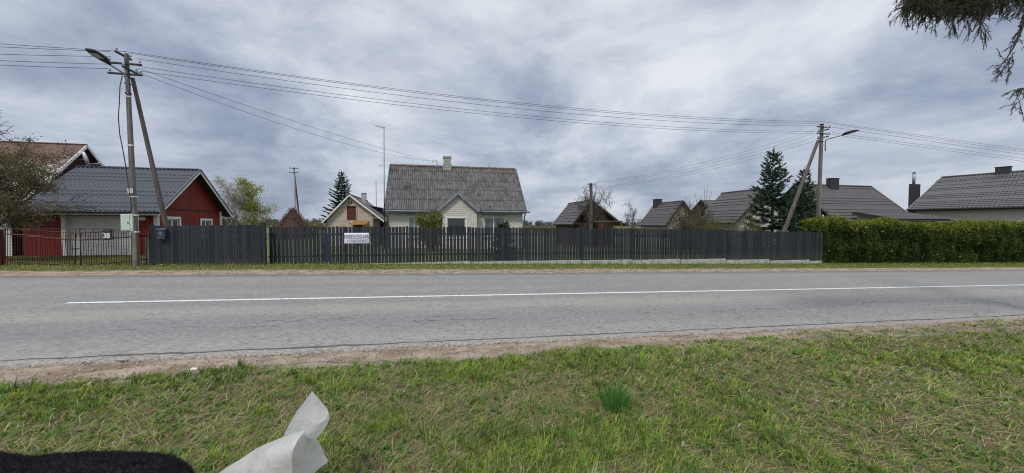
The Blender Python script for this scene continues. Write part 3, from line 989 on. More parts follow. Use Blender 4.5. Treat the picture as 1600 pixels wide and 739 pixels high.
# house number plate
p, q = P(163, 358.7), P(177.2, 374.2)
org2 = (p[0], RV - 0.03, q[2])
pl = empty('number_plate', org2, 'square dark house number plate reading 38 on the red gate', 'plate')
mb = MB(org2); mb.box((p[0], RV - 0.05, q[2]), (q[0], RV - 0.026, p[2])); mb.build('panel', M_['dark metal'], pl, bevel=0.004)
text('38', 0.19, 'lettering', M_['chalk'], pl, org2, ((p[0] + q[0]) / 2 - 0.03, RV - 0.053, q[2] + 0.125), 0.004)
mb = MB(org2); mb.box(((p[0] + q[0]) / 2 - 0.03, RV - 0.055, p[2] - 0.06), ((p[0] + q[0]) / 2 + 0.03, RV - 0.051, p[2] - 0.045)); mb.build('slot', M_['galvanised'], pl)


# ------------------------------------------------------------------ utility poles, lamps, wires
def insulator(mb, p, s=1.0, d=(0, 0, 1)):
    mb.lathe(p, [(0.012 * s, 0), (0.012 * s, 0.03 * s), (0.045 * s, 0.035 * s), (0.05 * s, 0.06 * s), (0.03 * s, 0.075 * s), (0.042 * s, 0.085 * s), (0.040 * s, 0.115 * s), (0.018 * s, 0.13 * s)], 10, d)


def upole(base, top, br_top, br_base, label, wb=0.27, wt=0.165, name='utility_pole', arms=(), bands=(), mats=('pole concrete', 'brace concrete'), gr=None):
    r = empty(name, base, label, 'utility pole', gr)
    mb = MB(base)
    b0, t0 = Vector(base), Vector(top)
    mb.bar(b0 - Vector((0, 0, 0.5)), t0, wb * 0.9, wb, up=(0, 1, 0), w2=wt * 0.9, h2=wt)
    mb.build('shaft', M_[mats[0]], r, bevel=0.015)
    if br_top:
        mb = MB(base)
        mb.bar(Vector(br_base) - Vector((0, 0, 0.3)), br_top, wb * 0.9, wb * 0.9, up=(0, 1, 0), w2=wt * 0.9, h2=wt * 0.9)
        mb.build('brace', M_[mats[1]], r, bevel=0.015)
    for z, kind, L, s in arms:
        t = (z - b0.z) / (t0.z - b0.z)
        c = b0.lerp(t0, t)
        d = Vector((1, 0, 0)) if kind == 'u' else Vector((0, 1, 0))
        o = Vector((0, 1, 0)) if kind == 'u' else Vector((1, 0, 0))
        w = wb + (wt - wb) * t
        c = c - o * (w / 2 + 0.035) * s
        mb = MB(base)
        mb.bar(c - d * L / 2, c + d * L / 2, 0.055, 0.055)
        mb.tube([c - o * 0.02 * s, c + o * (w + 0.09) * s], 0.012, 6)
        a = mb.build('crossarm', M_['dark metal'], r, bevel=0.004)
        for q in (-1, 1):
            m2 = MB(base)
            e = c + d * q * (L / 2 - 0.05)
            m2.tube([e, e + Vector((0, 0, 0.07))], 0.009, 5)
            insulator(m2, e + Vector((0, 0, 0.05)), 0.78)
            m2.build('insulator', M_['porcelain'], a, smooth=True)
    for z, mname in bands:
        t = (z - b0.z) / (t0.z - b0.z)
        c = b0.lerp(t0, t)
        w = (wb + (wt - wb) * t) / 2 + 0.006
        mb = MB(base); mb.box((c.x - w, c.y - w, z - 0.022), (c.x + w, c.y + w, z + 0.022)); mb.build('band', M_[mname], r)
    return r


def zat(px, py, v): return onv(px, py, v)[2]


LV = 14.22
Lb = (-9.66, LV, G(-9.66, LV))
Lt = onv(197.5, 84, LV)
upole(Lb, Lt, onv(207, 122, LV + 0.13), (onv(276, 384, 15.6)[0], 15.6, 0.0), 'tall leaning concrete utility pole with a brace beside the red gate', 0.150, 0.098,
      arms=[(zat(197, 88, LV), 'n', 0.62, 1), (zat(197, 102, LV), 'u', 0.92, 1), (zat(197, 110, LV), 'n', 0.62, -1), (zat(197, 118, LV), 'u', 0.92, 1)],
      bands=[(zat(203, y, LV), mn) for y, mn in ((122, 'dark metal'), (132, 'dark metal'), (147, 'dark metal'), (152, 'chalk'), (228, 'chalk'), (308, 'chalk'), (337, 'chalk'), (363, 'chalk'))])
c0 = onv(209, 300, LV)
mb = MB(c0); mb.box((c0[0] - 0.07, LV - 0.15, c0[2] - 0.07), (c0[0] + 0.07, LV - 0.132, c0[2] + 0.09))
thing(mb, 'pole_label', M_['white paint'], 'small blank white plate strapped to the tall pole by the red gate', 'plate', bevel=0.003)
# electricity box
p, q = onv(187.5, 335, LV - 0.12), onv(203.5, 362, LV - 0.12)
org = (p[0], LV - 0.12, q[2])
eb = empty('electricity_box', org, 'pale green metal electricity box strapped to the left side of the pole', 'electricity box')
mb = MB(org); mb.box((p[0], LV - 0.12, q[2]), (q[0] + 0.07, LV + 0.14, p[2])); mb.build('cabinet', M_['box enamel'], eb, bevel=0.012)
mb = MB(org); mb.box((p[0] + 0.02, LV - 0.137, q[2] + 0.03), (q[0] - 0.0, LV - 0.122, p[2] - 0.03)); dd = mb.build('door', M_['box enamel'], eb, bevel=0.006)
mb = MB(org); mb.box((q[0] - 0.05, LV - 0.152, (p[2] + q[2]) / 2 - 0.03), (q[0] - 0.03, LV - 0.139, (p[2] + q[2]) / 2 + 0.03)); mb.build('handle', M_['dark metal'], dd)
# hanging cable
pts = [onv(x, y, LV - 0.2) for x, y in ((191, 119), (187.5, 135), (186.5, 160), (185, 185), (187, 210), (192, 235), (196, 258), (199, 280), (202, 300), (205, 320), (205, 334))]
mb = MB(pts[-1]); mb.tube(pts, 0.014, 6)
thing(mb, 'cable', M_['wire'], 'black cable hanging loosely down the left side of the tall pole', 'cable', smooth=True)

RPV = 16.6
Rt = onv(1284.2, 194, RPV)
Rb = (onv(1276.8, 385, RPV)[0], RPV, G(Rt[0], RPV))
upole(Rb, Rt, onv(1278.5, 220, RPV + 0.12), (onv(1206, 392, RPV + 0.1)[0], RPV + 0.1, G(18, RPV)), 'concrete utility pole with a leaning brace behind the right end of the picket fence', 0.185, 0.140,
      arms=[(zat(1284, 200, RPV), 'u', 0.95, 1), (zat(1284, 204.5, RPV), 'n', 0.62, -1), (zat(1284, 210.5, RPV), 'u', 0.95, 1), (zat(1284, 215.5, RPV), 'n', 0.62, -1)],
      bands=[(zat(1282, y, RPV), mn) for y, mn in ((195, 'dark metal'), (222, 'dark metal'), (228, 'galvanised'))])
c0 = onv(1280, 338, RPV)
mb = MB(c0); mb.box((c0[0] + 0.02, RPV - 0.16, c0[2] - 0.06), (c0[0] + 0.12, RPV - 0.143, c0[2] + 0.06))
thing(mb, 'pole_label', M_['white paint'], 'small blank white plate on the utility pole beside the hedge', 'plate')


def lamp(base, elbow, neck, head, tip, wid, label):
    r = empty('street_lamp', base, label, 'street lamp', 'street lamps on the utility poles')
    mb = MB(base)
    b, e, nk = Vector(base), Vector(elbow), Vector(neck)
    pts = [b, b.lerp(e, 0.8)]
    for t in np.linspace(0.0, 1, 6):
        a, c = b.lerp(e, 0.8), e.lerp(nk, 0.15)
        pts.append((a * (1 - t) ** 2 + e * 2 * t * (1 - t) + c * t * t))
    pts.append(nk)
    mb.tube(pts, 0.030, 8)
    mb.build('arm', M_['galvanised'], r, smooth=True)
    h, tp = Vector(head), Vector(tip)
    d = (tp - h)
    L = d.length
    d.normalize()
    sd = d.cross(Vector((0, 0, 1))).normalized()
    up = sd.cross(d)
    prof = [(0, 0.20, 0.06), (0.12, 0.42, 0.10), (0.3, 0.8, 0.12), (0.55, 1.0, 0.10), (0.8, 0.93, 0.07), (0.95, 0.80, 0.045), (1.0, 0.70, 0.03)]
    vs, fs = [], []
    for t, w, th in prof:
        c = h + d * L * t
        ww = wid * w / 2
        vs += [c - sd * ww, c - sd * ww * 0.6 + up * th * 0.8, c + up * th, c + sd * ww * 0.6 + up * th * 0.8, c + sd * ww, c + sd * ww * 0.8 - up * 0.02, c - sd * ww * 0.8 - up * 0.02]
    m_ = 7
    for i in range(len(prof) - 1):
        fs += [(i * m_ + k, i * m_ + (k + 1) % m_, (i + 1) * m_ + (k + 1) % m_, (i + 1) * m_ + k) for k in range(m_)]
    fs += [tuple(range(m_)), tuple((len(prof) - 1) * m_ + k for k in range(m_))]
    mb = MB(base); mb.add(vs, fs)
    mb.tube([nk, h + d * L * 0.1], 0.04, 8)
    hd = mb.build('lamp_head', M_['dark metal'], r, bevel=0.004)
    mb = MB(base)
    c = h + d * L * 0.66
    mb.prism([c + d * L * 0.17 * a + sd * wid * 0.26 * b2 - up * 0.021 for a, b2 in ((-1, -1), (1, -1), (1, 1), (-1, 1))], up * -0.012)
    mb.build('lens', M_['lens'], hd)


lamp(onv(200, 150, LV - 0.19), onv(197.5, 118, LV - 0.22), onv(171, 101, 13.45), onv(172, 101.5, 13.45), onv(140, 78, 12.55), 0.31, 'street lamp with a broad dark leaf shaped head on the tall left pole')
lamp(onv(1289.5, 237, RPV - 0.2), onv(1289.5, 219, RPV - 0.24), onv(1316.5, 212, 15.4), onv(1316, 212.2, 15.4), onv(1339, 204.3, 14.5), 0.36, 'slim dark street lamp on the pole behind the end of the fence')


def wire(A, B, label, group, via=None, r=0.0072, n=28, name='overhead_wire', sag=0.0):
    A, B = Vector(A), Vector(B)
    if via:
        lo, hi = 0.0, 1.0
        for _ in range(50):
            t = (lo + hi) / 2
            p = A.lerp(B, t)
            if (pixx(p.x, p.y) < via[0]) == (pixx(A.x, A.y) < pixx(B.x, B.y)): lo = t
            else: hi = t
        p = A.lerp(B, t)
        z = onv(via[0], via[1], p.y)[2]
        sag = (p.z - z) / (4 * t * (1 - t))
    pts = [A.lerp(B, t) - Vector((0, 0, 4 * sag * t * (1 - t))) for t in np.linspace(0, 1, n)]
    mb = MB(A)
    mb.tube(pts, r, 5)
    return thing(mb, name, M_['wire'], label, 'wire', group, smooth=True)


gm = 'main line wires between the two big poles'
LA = [onv(199, 81.5, LV), onv(200, 83.5, LV - 0.28), onv(214, 92.5, LV - 0.1), onv(216, 104.5, LV - 0.1), onv(217, 111.5, LV - 0.1)]
RA = [onv(1284, 190.5, RPV), onv(1279, 193.5, RPV - 0.3), onv(1273.5, 197.5, RPV - 0.1), onv(1273, 206, RPV - 0.1), onv(1274, 209, RPV - 0.1)]
for A, B, vy, nm in zip(LA, RA, (160.2, 162.6, 169.5, 179.2, 183.5), ('uppermost', 'second from the top', 'middle', 'fourth from the top', 'lowest')):
    wire(A, B, nm + ' of the five wires between the two big poles', gm, (800, vy))
for A, y, nm in zip(LA, (67.8, 72.5, 84, 94, 101), ('uppermost', 'second from the top', 'middle', 'fourth from the top', 'lowest')):
    A = (2 * Lt[0] - A[0] if A[0] > Lt[0] + 0.2 else A[0], A[1], A[2])
    p = onv(0, y, LV)
    wire(A, Vector(A).lerp(Vector(p), 4.0) + Vector((0, 0, 0.25)), nm + ' wire leaving the left pole towards the left edge', 'line wires left of the left pole', sag=0.12)
for A, y, nm in zip(RA, (234.5, 238, 242.5, 248.5, 253), ('uppermost', 'second from the top', 'middle', 'fourth from the top', 'lowest')):
    A = (2 * Rt[0] - A[0] if A[0] < Rt[0] - 0.2 else A[0], A[1], A[2])
    p = onv(1600, y, RPV - 0.4)
    wire(A, Vector(A).lerp(Vector(p), 2.6), nm + ' wire leaving the right pole towards the right edge', 'line wires right of the right pole')
HK = onv(677, 253, 29.1)
for A, vy, nm in ((onv(215, 107, LV), 183, 'upper'), (onv(216, 114, LV), 194, 'lower')):
    wire(A, HK, nm + ' of the two supply wires running down to the middle house', 'supply wires to the middle house', (440, vy), r=0.007)
BPV = 28.2
BP = onv(923.5, 287, BPV)
for (x, y), nm, dx, dy in (((1270, 205), 'uppermost', -0.4, 0), ((1270, 210), 'second from the top', 0.4, 0), ((1271, 216), 'third from the top', -0.4, -0.4), ((1272, 221), 'lowest', 0.4, -0.4)):
    B = (BP[0] + dx, BP[1], BP[2] + dy)
    wire(onv(x, y, RPV), B, nm + ' thin wire from right pole to the bare tree pole', 'wires to the pole in the bare tree', r=0.0055, sag=0.45)

# distant poles
AV = 46.0
b = onv(463, 356, AV)
b = (b[0], AV, G(b[0], AV))
upole(b, onv(459.5, 262, AV), onv(460.5, 276, AV + 0.25), (onv(470, 358, AV)[0], AV + 0.2, G(b[0], AV)), 'distant A-frame utility pole with two crossarms rising behind the brushwood heap', 0.17, 0.15,
      arms=[(zat(460, 264, AV), 'u', 0.95, 1), (zat(460, 270.5, AV), 'u', 1.0, 1)], mats=('concrete', 'brace concrete'))
b = onv(924, 352, BPV)
b = (b[0], BPV, G(b[0], BPV))
upole(b, BP, None, None, 'single slender wooden pole standing in the bare apple tree', 0.24, 0.19, arms=[(BP[2] - 0.15, 'u', 0.7, 1)], mats=('old wood', 'old wood'))


# ------------------------------------------------------------------ houses
def wall(mb, p0, p1, zg, tops, holes=(), inn=None, dep=0.12):
    """skin of a wall from p0 to p1 (u, v); tops = [(s, z)...]; openings get reveals"""
    p0, p1 = Vector((*p0, 0)), Vector((*p1, 0))
    L = (p1 - p0).length
    d = (p1 - p0) / L
    inn = Vector((*inn, 0)) * dep if inn else Vector((0, 0, 0))
    top = lambda s: float(np.interp(s, [t[0] for t in tops], [t[1] for t in tops]))
    xs = sorted({0.0, L, *[t[0] for t in tops if 0 < t[0] < L], *[h[0] for h in holes], *[h[1] for h in holes]})
    P = lambda s, z: p0 + d * s + Vector((0, 0, z))
    for a, b in zip(xs, xs[1:]):
        if b - a < 1e-5: continue
        z = zg
        for h in sorted((h for h in holes if h[0] < b - 1e-5 and h[1] > a + 1e-5), key=lambda h: h[2]):
            if h[2] > z + 1e-4: mb.quad(P(a, z), P(b, z), P(b, h[2]), P(a, h[2]))
            z = h[3]
        mb.quad(P(a, z), P(b, z), P(b, top(b)), P(a, top(a)))
    for s0, s1, z0, z1 in holes:
        c = [P(s0, z0), P(s1, z0), P(s1, z1), P(s0, z1)]
        for i in range(4):
            mb.quad(c[i], c[(i + 1) % 4], c[(i + 1) % 4] + inn, c[i] + inn)


def window(root, org, p0, p1, s0, s1, z0, z1, inn, pane, frame='white paint', mull=(), trim=None, fw=0.06, dep=0.09, bars=()):
    p0, p1 = Vector((*p0, 0)), Vector((*p1, 0))
    d = (p1 - p0).normalized()
    n = Vector((*inn, 0))
    P = lambda s, z, k: p0 + d * s + n * k + Vector((0, 0, z))
    mb = MB(org)

    def blk(a, b, za, zb, k0, k1):
        mb.prism([P(a, za, k0), P(b, za, k0), P(b, zb, k0), P(a, zb, k0)], n * (k1 - k0))
    e = 0.002
    blk(s0 + e, s0 + fw, z0 + e, z1 - e, dep - 0.05, dep); blk(s1 - fw, s1 - e, z0 + e, z1 - e, dep - 0.05, dep)
    blk(s0 + fw, s1 - fw, z0 + e, z0 + fw, dep - 0.05, dep); blk(s0 + fw, s1 - fw, z1 - fw, z1 - e, dep - 0.05, dep)
    for m_ in mull:
        c = s0 + (s1 - s0) * m_
        blk(c - fw * 0.6, c + fw * 0.6, z0 + fw, z1 - fw, dep - 0.045, dep)
    w = mb.build('window', M_[frame], root)
    mb = MB(org)
    mb.quad(P(s0 + 0.01, z0 + 0.01, dep - 0.02), P(s1 - 0.01, z0 + 0.01, dep - 0.02), P(s1 - 0.01, z1 - 0.01, dep - 0.02), P(s0 + 0.01, z1 - 0.01, dep - 0.02))
    mb.build('pane', M_[pane], w)
    if trim:
        mb = MB(org)
        t = trim
        blk(s0 - t, s0 - e, z0 - t, z1 + t, -0.03, 0.0); blk(s1 + e, s1 + t, z0 - t, z1 + t, -0.03, 0.0)
        blk(s0 - e, s1 + e, z1 + e, z1 + t, -0.03, 0.0); blk(s0 - e, s1 + e, z0 - t, z0 - e, -0.045, 0.0)
        mb.build('surround', M_[frame], w)
    return w


def roof(name, m, parent, org, corners, period, amp, row, lap, eres=7, kind='wave', thick=0.05, soffit=None):
    """covering over a flat convex polygon; corners[0], corners[1] lie along the eave"""
    c = [Vector(p) - Vector(org) for p in corners]
    e = (c[1] - c[0]).normalized()
    nn = e.cross(c[-1] - c[0]).normalized()
    if nn.z < 0: nn = -nn
    s = nn.cross(e)
    if s.z < 0: s = -s
    A = [(p - c[0]).dot(e) for p in c]
    B = [(p - c[0]).dot(s) for p in c]
    a = np.arange(min(A) - 0.02, max(A) + 0.02 + period / eres, period / eres)
    b = []
    k = 0
    while k * row < max(B) + 0.02:
        b += [k * row, k * row + row * 0.5, (k + 1) * row - 0.012]
        k += 1
    b = np.array(b)
    Ag, Bg = np.meshgrid(a, b)
    fr = np.mod(Bg, row) / row
    h = lap * (1 - fr)
    ph = 2 * PI * Ag / period
    h = h + (amp * np.sin(ph) if kind == 'wave' else amp * np.abs(np.sin(ph / 2)) ** 0.7)
    h = h + 0.012 * (fbm(Ag, Bg, 0.6, 3) - 0.5)
    V = np.array(c[0])[None] + Ag.ravel()[:, None] * np.array(e)[None] + Bg.ravel()[:, None] * np.array(s)[None] + h.ravel()[:, None] * np.array(nn)[None]
    na, nb = len(a), len(b)
    ii = (np.arange(nb - 1)[:, None] * na + np.arange(na - 1)[None]).ravel()
    me = bpy.data.meshes.new(name)
    me.from_pydata(V.tolist(), [], np.stack([ii, ii + 1, ii + na + 1, ii + na], 1).tolist())
    bm = bmesh.new()
    bm.from_mesh(me)
    cen = sum(c, Vector()) / len(c)
    for i in range(len(c)):
        p, q = c[i], c[(i + 1) % len(c)]
        no = (q - p).cross(nn).normalized()
        if no.dot(cen - p) > 0: no = -no
        bmesh.ops.bisect_plane(bm, geom=bm.verts[:] + bm.edges[:] + bm.faces[:], plane_co=p, plane_no=no, clear_outer=True)
    lo = [bm.verts.new(p - nn * 0.03) for p in c]
    l2 = [bm.verts.new(p - nn * (0.03 + thick)) for p in c]
    bm.faces.new(l2)
    bm.faces.new(lo)
    for i in range(len(c)):
        j = (i + 1) % len(c)
        bm.faces.new((lo[i], lo[j], l2[j], l2[i]))
    for f in bm.faces:
        f.smooth = False
    bm.normal_update()
    for f in bm.faces:
        if len(f.verts) <= 5 and f.normal.dot(nn) < 0 and not any(v_ in l2 for v_ in f.verts): f.normal_flip()
    bm.to_mesh(me)
    bm.free()
    return link_mesh(me, name, m, parent, org)


def board(root, org, p, q, h, t, m, name='fascia', off=(0, 0, 0)):
    mb = MB(org)
    o = Vector(off)
    mb.bar(Vector(p) + o, Vector(q) + o, t, h)
    return mb.build(name, M_[m], root)


# --- red garage
V0, V1, UA, UB, ZG = 21.75, 27.35, -19.3, -13.85, 0.05
VE, ZE, VR, ZR, VB = 21.25, 2.27, 24.5, 4.80, 27.8
org = (UB, V0, ZG)
gar = empty('garage', org, 'red boarded garage with a dark tiled roof and a white roller door', 'garage')
sl = (ZR - ZE) / (VR - VE)
zw = lambda v: ZR - sl * abs(v - VR)
mb = MB(org)
du = [onv(x, 370, V0)[0] for x in (101, 202, 226)]
for a, b in ((UA, du[0] - 0.0), (du[1], UB)):
    wall(mb, (a, V0), (b, V0), ZG, [(0, zw(V0) - 0.08), (b - a, zw(V0) - 0.08)])
mb.quad((du[0], V0, 2.05), (du[1], V0, 2.05), (du[1], V0, zw(V0) - 0.08), (du[0], V0, zw(V0) - 0.08))
wn = [(onu(258 + 2, 343, UB)[1] - V0, onu(280, 343, UB)[1] - V0), (onu(314.5, 343, UB)[1] - V0, onu(329.5, 343, UB)[1] - V0)]
holes = [(a, b, 0.95, zz) for (a, b), zz in zip(wn, (1.93, 1.87))]
half = VR - V0
zband = 2.42
wall(mb, (UB, V0), (UB, V1), ZG, [(0, zw(V0) - 0.08), (half, ZR - 0.1), (V1 - V0, zw(V1) - 0.08)], holes, inn=(-1, 0))
wall(mb, (UA, V1), (UB, V1), ZG, [(0, zw(V1) - 0.08), (UB - UA, zw(V1) - 0.08)])
mb.build('wall', M_['red boards'], gar)
mb = MB(org); mb.box((UB + 0.004, V0 + 0.3, zband), (UB + 0.035, V1 - 0.25, zband + 0.07)); mb.build('trim_band', M_['dark red boards'], gar)
for (a, b, z0, z1) in holes:
    window(gar, org, (UB, V0), (UB, V1), a, b, z0, z1, (-1, 0), 'pane grey', trim=0.11, mull=(0.5,))
# recessed door
mb = MB(org); mb.quad((du[0] + 0.06, V0 + 0.14, ZG), (du[1], V0 + 0.14, ZG), (du[1], V0 + 0.14, 2.05), (du[0] + 0.06, V0 + 0.14, 2.05)); mb.build('garage_door', M_['garage door'], gar)
mb = MB(org)
mb.box((du[0] - 0.10, V0 - 0.03, ZG), (du[0] + 0.06, V0 + 0.5, 2.1))
mb.build('door_jamb', M_['white paint'], gar)
mb = MB(org); mb.box((du[1] - 0.02, V0 - 0.03, ZG), (du[1] + 0.12, V0 + 0.5, 2.1))
mb.build('door_jamb', M_['white paint'], gar)
mb = MB(org); mb.box((UB - 0.14, V0 - 0.03, ZG), (UB + 0.03, V0 + 0.12, zw(V0) - 0.12)); mb.box((UB - 0.05, V1 - 0.14, ZG), (UB + 0.035, V1 + 0.03, zw(V1) - 0.1)); mb.build('corner_board', M_['white paint'], gar)
mb = MB(org); mb.box((du[2] - 0.2, V0 - 0.06, 1.83), (du[2] + 0.08, V0 - 0.004, 2.0)); mb.build('wall_lamp', M_['white paint'], gar)
UR = -13.42
roof('roof', M_['blue grey tiles'], gar, org, [(UA + 0.02, VE, ZE), (UR, VE, ZE), (UR, VR, ZR), (UA + 0.02, VR, ZR)], 0.20, 0.028, 0.35, 0.024, 8)
roof('roof', M_['blue grey tiles'], gar, org, [(UR, VB, zw(VB)), (UA + 0.02, VB, zw(VB)), (UA + 0.02, VR, ZR), (UR, VR, ZR)], 0.20, 0.018, 0.35, 0.035, 3)
mb = MB(org); mb.tube([(UA + 0.02, VR, ZR + 0.02), (UR, VR, ZR + 0.02)], 0.07, 8); mb.build('ridge_cap', M_['blue grey tiles'], gar, smooth=True)
for p, q in (((UR + 0.02, VE, ZE - 0.07), (UR + 0.02, VR, ZR - 0.07)), ((UR + 0.02, VB, zw(VB) - 0.07), (UR + 0.02, VR, ZR - 0.07))):
    board(gar, org, p, q, 0.17, 0.035, 'white paint', 'verge_board')
    board(gar, org, Vector(p) + Vector((0.012, 0, 0.10)), Vector(q) + Vector((0.012, 0, 0.10)), 0.07, 0.075, 'blue grey tiles', 'verge_flashing')
board(gar, org, (UA + 0.02, VE + 0.02, ZE - 0.13), (UR + 0.0, VE + 0.02, ZE - 0.13), 0.13, 0.03, 'white paint', 'fascia')
mb = MB(org); mb.tube([(UA - 0.1, VE - 0.06, ZE - 0.06), (UR + 0.02, VE - 0.06, ZE - 0.06)], 0.06, 8); mb.build('gutter', M_['dark metal'], gar, smooth=True)
mb = MB(org); mb.quad((UA, VE + 0.04, ZE - 0.17), (UR, VE + 0.04, ZE - 0.17), (UR, V0 + 0.01, ZE - 0.13), (UA, V0 + 0.01, ZE - 0.13))
for p, q in (((VE + 0.05, ZE - 0.1), (VR, ZR - 0.12)), ((VR, ZR - 0.12), (VB - 0.03, zw(VB) - 0.1))):
    mb.quad((UB + 0.01, p[0], p[1]), (UR, p[0], p[1]), (UR, q[0], q[1]), (UB + 0.01, q[0], q[1]))
mb.build('soffit', M_['soffit'], gar)

# --- big red house behind the garage
UG = -19.42
VE2, VR2, ZR2 = 21.35, 25.34, 6.16
sl2 = 1.03
zw2 = lambda v: ZR2 - sl2 * abs(v - VR2)
org = (UG, 21.8, 0.05)
big = empty('big_house', org, 'larger house with a rusty brown roof and dark red gable left of the garage', 'house')
V0, V1, UL = 21.8, 28.9, -33.0
mb = MB(org)
wall(mb, (UL, V0), (UG - 0.35, V0), 0.0, [(0, zw2(V0) - 0.1), (UG - 0.35 - UL, zw2(V0) - 0.1)], [(3.0, 4.4, 0.9, 2.0), (8.0, 9.4, 0.9, 2.0)], inn=(0, 1))
wall(mb, (UL, V1), (UG - 0.35, V1), 0.0, [(0, zw2(V1) - 0.1), (UG - 0.35 - UL, zw2(V1) - 0.1)])
mb.build('wall', M_['white siding'], big)
for s0 in (3.0, 8.0): window(big, org, (UL, V0), (UG, V0), s0, s0 + 1.4, 0.9, 2.0, (0, 1), 'pane grey', mull=(0.5,))
for uu_ in (UG - 0.35, UL):
    mb = MB(org)
    wall(mb, (uu_, V0), (uu_, V1), 0.0, [(0, zw2(V0) - 0.1), (VR2 - V0, ZR2 - 0.12), (V1 - V0, zw2(V1) - 0.1)])
    mb.build('gable', M_['dark red boards'], big)
for s in (1, -1):
    ve = VR2 - s * (VR2 - VE2)
    roof('roof', M_['rusty sheet'], big, org, [(UL - 0.3, ve, zw2(ve)), (UG, ve, zw2(ve)), (UG, VR2, ZR2), (UL - 0.3, VR2, ZR2)], 0.45, 0.012, 2.2, 0.012, 6, kind='ridge')
    board(big, org, (UG + 0.02, ve, zw2(ve) - 0.06), (UG + 0.02, VR2, ZR2 - 0.06), 0.14, 0.04, 'white paint', 'verge_board')
mb = MB(org); mb.tube([(UL - 0.3, VR2, ZR2 + 0.01), (UG, VR2, ZR2 + 0.01)], 0.06, 8); mb.build('ridge_cap', M_['rusty sheet'], big, smooth=True)
ch = onv(-24, 215, VR2)
mb = MB(org); mb.box((ch[0] - 0.3, VR2 - 0.3, ZR2 - 0.6), (ch[0] + 0.3, VR2 + 0.3, ch[2] + 0.35)); mb.box((ch[0] - 0.36, VR2 - 0.36, ch[2] + 0.352), (ch[0] + 0.36, VR2 + 0.36, ch[2] + 0.43)); mb.build('chimney', M_['chimney dark'], big)
# satellite dish
c0 = onu(133.5, 249.5, UG + 0.22)
org = (UG - 0.34, c0[1], c0[2] - 0.2)
org = (UG - 0.34, c0[1], c0[2] - 0.2)
ds = empty('satellite_dish', org, 'pale oval satellite dish mounted on the dark red gable', 'satellite dish')
ax = Vector((0.90, 0.40, 0.20)).normalized()
cc_ = Vector(c0)
mb = MB(org)
mb.lathe(cc_, [(0.001, 0.0), (0.15, 0.004), (0.28, 0.014), (0.42, 0.034), (0.43, 0.030), (0.285, 0.004), (0.15, -0.006), (0.001, -0.012)], 24, ax)
mb.build('reflector', M_['dish enamel'], ds, smooth=True)
mb = MB(org)
mb.tube([cc_ + ax * 0.03 + Vector((0, 0, -0.36)), cc_ + ax * 0.5 + Vector((0, 0.05, -0.25))], 0.014, 6)
mb.lathe(cc_ + ax * 0.44 + Vector((0, 0.05, -0.26)), [(0.025, 0), (0.03, 0.05), (0.03, 0.11)], 8, ax)
mb.tube([cc_ + ax * -0.01, Vector((UG - 0.34, c0[1], c0[2] - 0.1))], 0.03, 6)
mb.tube([cc_ + Vector((0, 0.1, -0.22)), cc_ + Vector((0.25, 0.85, -0.16))], 0.012, 5)
mb.build('arm', M_['galvanised'], ds)

# --- middle house
V0, V1, UA, UB = 26.1, 32.4, -3.08, 6.45
VE, ZE, VR, ZR = 25.72, 2.62, 29.3, 6.20
UL, UR = -3.34, 6.66
sl = (ZR - ZE) / (VR - VE)
zw = lambda v: ZR - sl * abs(v - VR)
ZG = G(1, 27) - 0.1
org = (UA, V0, ZG)
mid = empty('middle_house', org, 'cream brick house with a weathered corrugated roof behind the picket fence', 'house')
lw = [(onv(637.5, 340, V0)[0] - UA, onv(661.5, 340, V0)[0] - UA), (onv(756.5, 340, V0)[0] - UA, onv(786, 340, V0)[0] - UA)]
zt = onv(640, 338.5, V0)[2]
holes = [(a, b, zt - 1.45, zt) for a, b in lw]
pu0, pu1 = onv(686, 345, 25.5)[0], onv(745, 345, 25.5)[0]
mb = MB(org)
wall(mb, (UA, V0), (UB, V0), ZG, [(0, zw(V0) - 0.1), (UB - UA, zw(V0) - 0.1)], holes, inn=(0, 1))
wall(mb, (UA, V1), (UB, V1), ZG, [(0, zw(V1) - 0.1), (UB - UA, zw(V1) - 0.1)])
for u in (UA, UB):
    wall(mb, (u, V0), (u, V1), ZG, [(0, zw(V0) - 0.1), (VR - V0, ZR - 0.1), (V1 - V0, zw(V1) - 0.1)])
mb.build('wall', M_['cream brick'], mid)
for (a, b, z0, z1), pn in zip(holes, ('pane curtain', 'pane grey')):
    w = window(mid, org, (UA, V0), (UB, V0), a, b, z0, z1, (0, 1), pn, mull=(0.66,) if pn == 'pane curtain' else (0.5,), fw=0.075, dep=0.08)
    mb = MB(org); mb.box((UA + a - 0.16, V0 - 0.025, z1 + 0.003), (UA + b + 0.16, V0 - 0.002, z1 + 0.14)); mb.build('lintel', M_['plinth concrete'], mid)
    mb = MB(org); mb.box((UA + a - 0.05, V0 - 0.08, z0 - 0.06), (UA + b + 0.05, V0 - 0.002, z0 - 0.003)); mb.build('sill', M_['grey trim'], w)
# porch
PV = 25.5
pz = onv(716, 303, PV)[2]
pc = (pu0 + pu1) / 2
pe = onv(684, 330, PV)[2]
ps = (pz - pe) / (onv(716, 303, PV)[0] - onv(683, 330, PV)[0])
pw0, pw1 = onv(698.5, 345, PV)[0], onv(727.5, 345, PV)[0]
pzt = onv(712, 341.5, PV)[2]
hol = [(pw0 - pu0, pw1 - pu0, pzt - 1.3, pzt)]
mb = MB(org)
zt_ = lambda u: pz - ps * abs(u - pc)
wall(mb, (pu0, PV), (pu1, PV), ZG, [(0, zt_(pu0) - 0.06), (pc - pu0, pz - 0.08), (pu1 - pu0, zt_(pu1) - 0.06)], hol, inn=(0, 1))
for u in (pu0, pu1): wall(mb, (u, PV), (u, V0), ZG, [(0, zt_(pu0) - 0.06), (V0 - PV, zt_(pu0) - 0.06)])
po = mb.build('porch', M_['cream brick'], mid)
window(mid, org, (pu0, PV), (pu1, PV), *hol[0], (0, 1), 'pane dark', trim=0.10, fw=0.06)
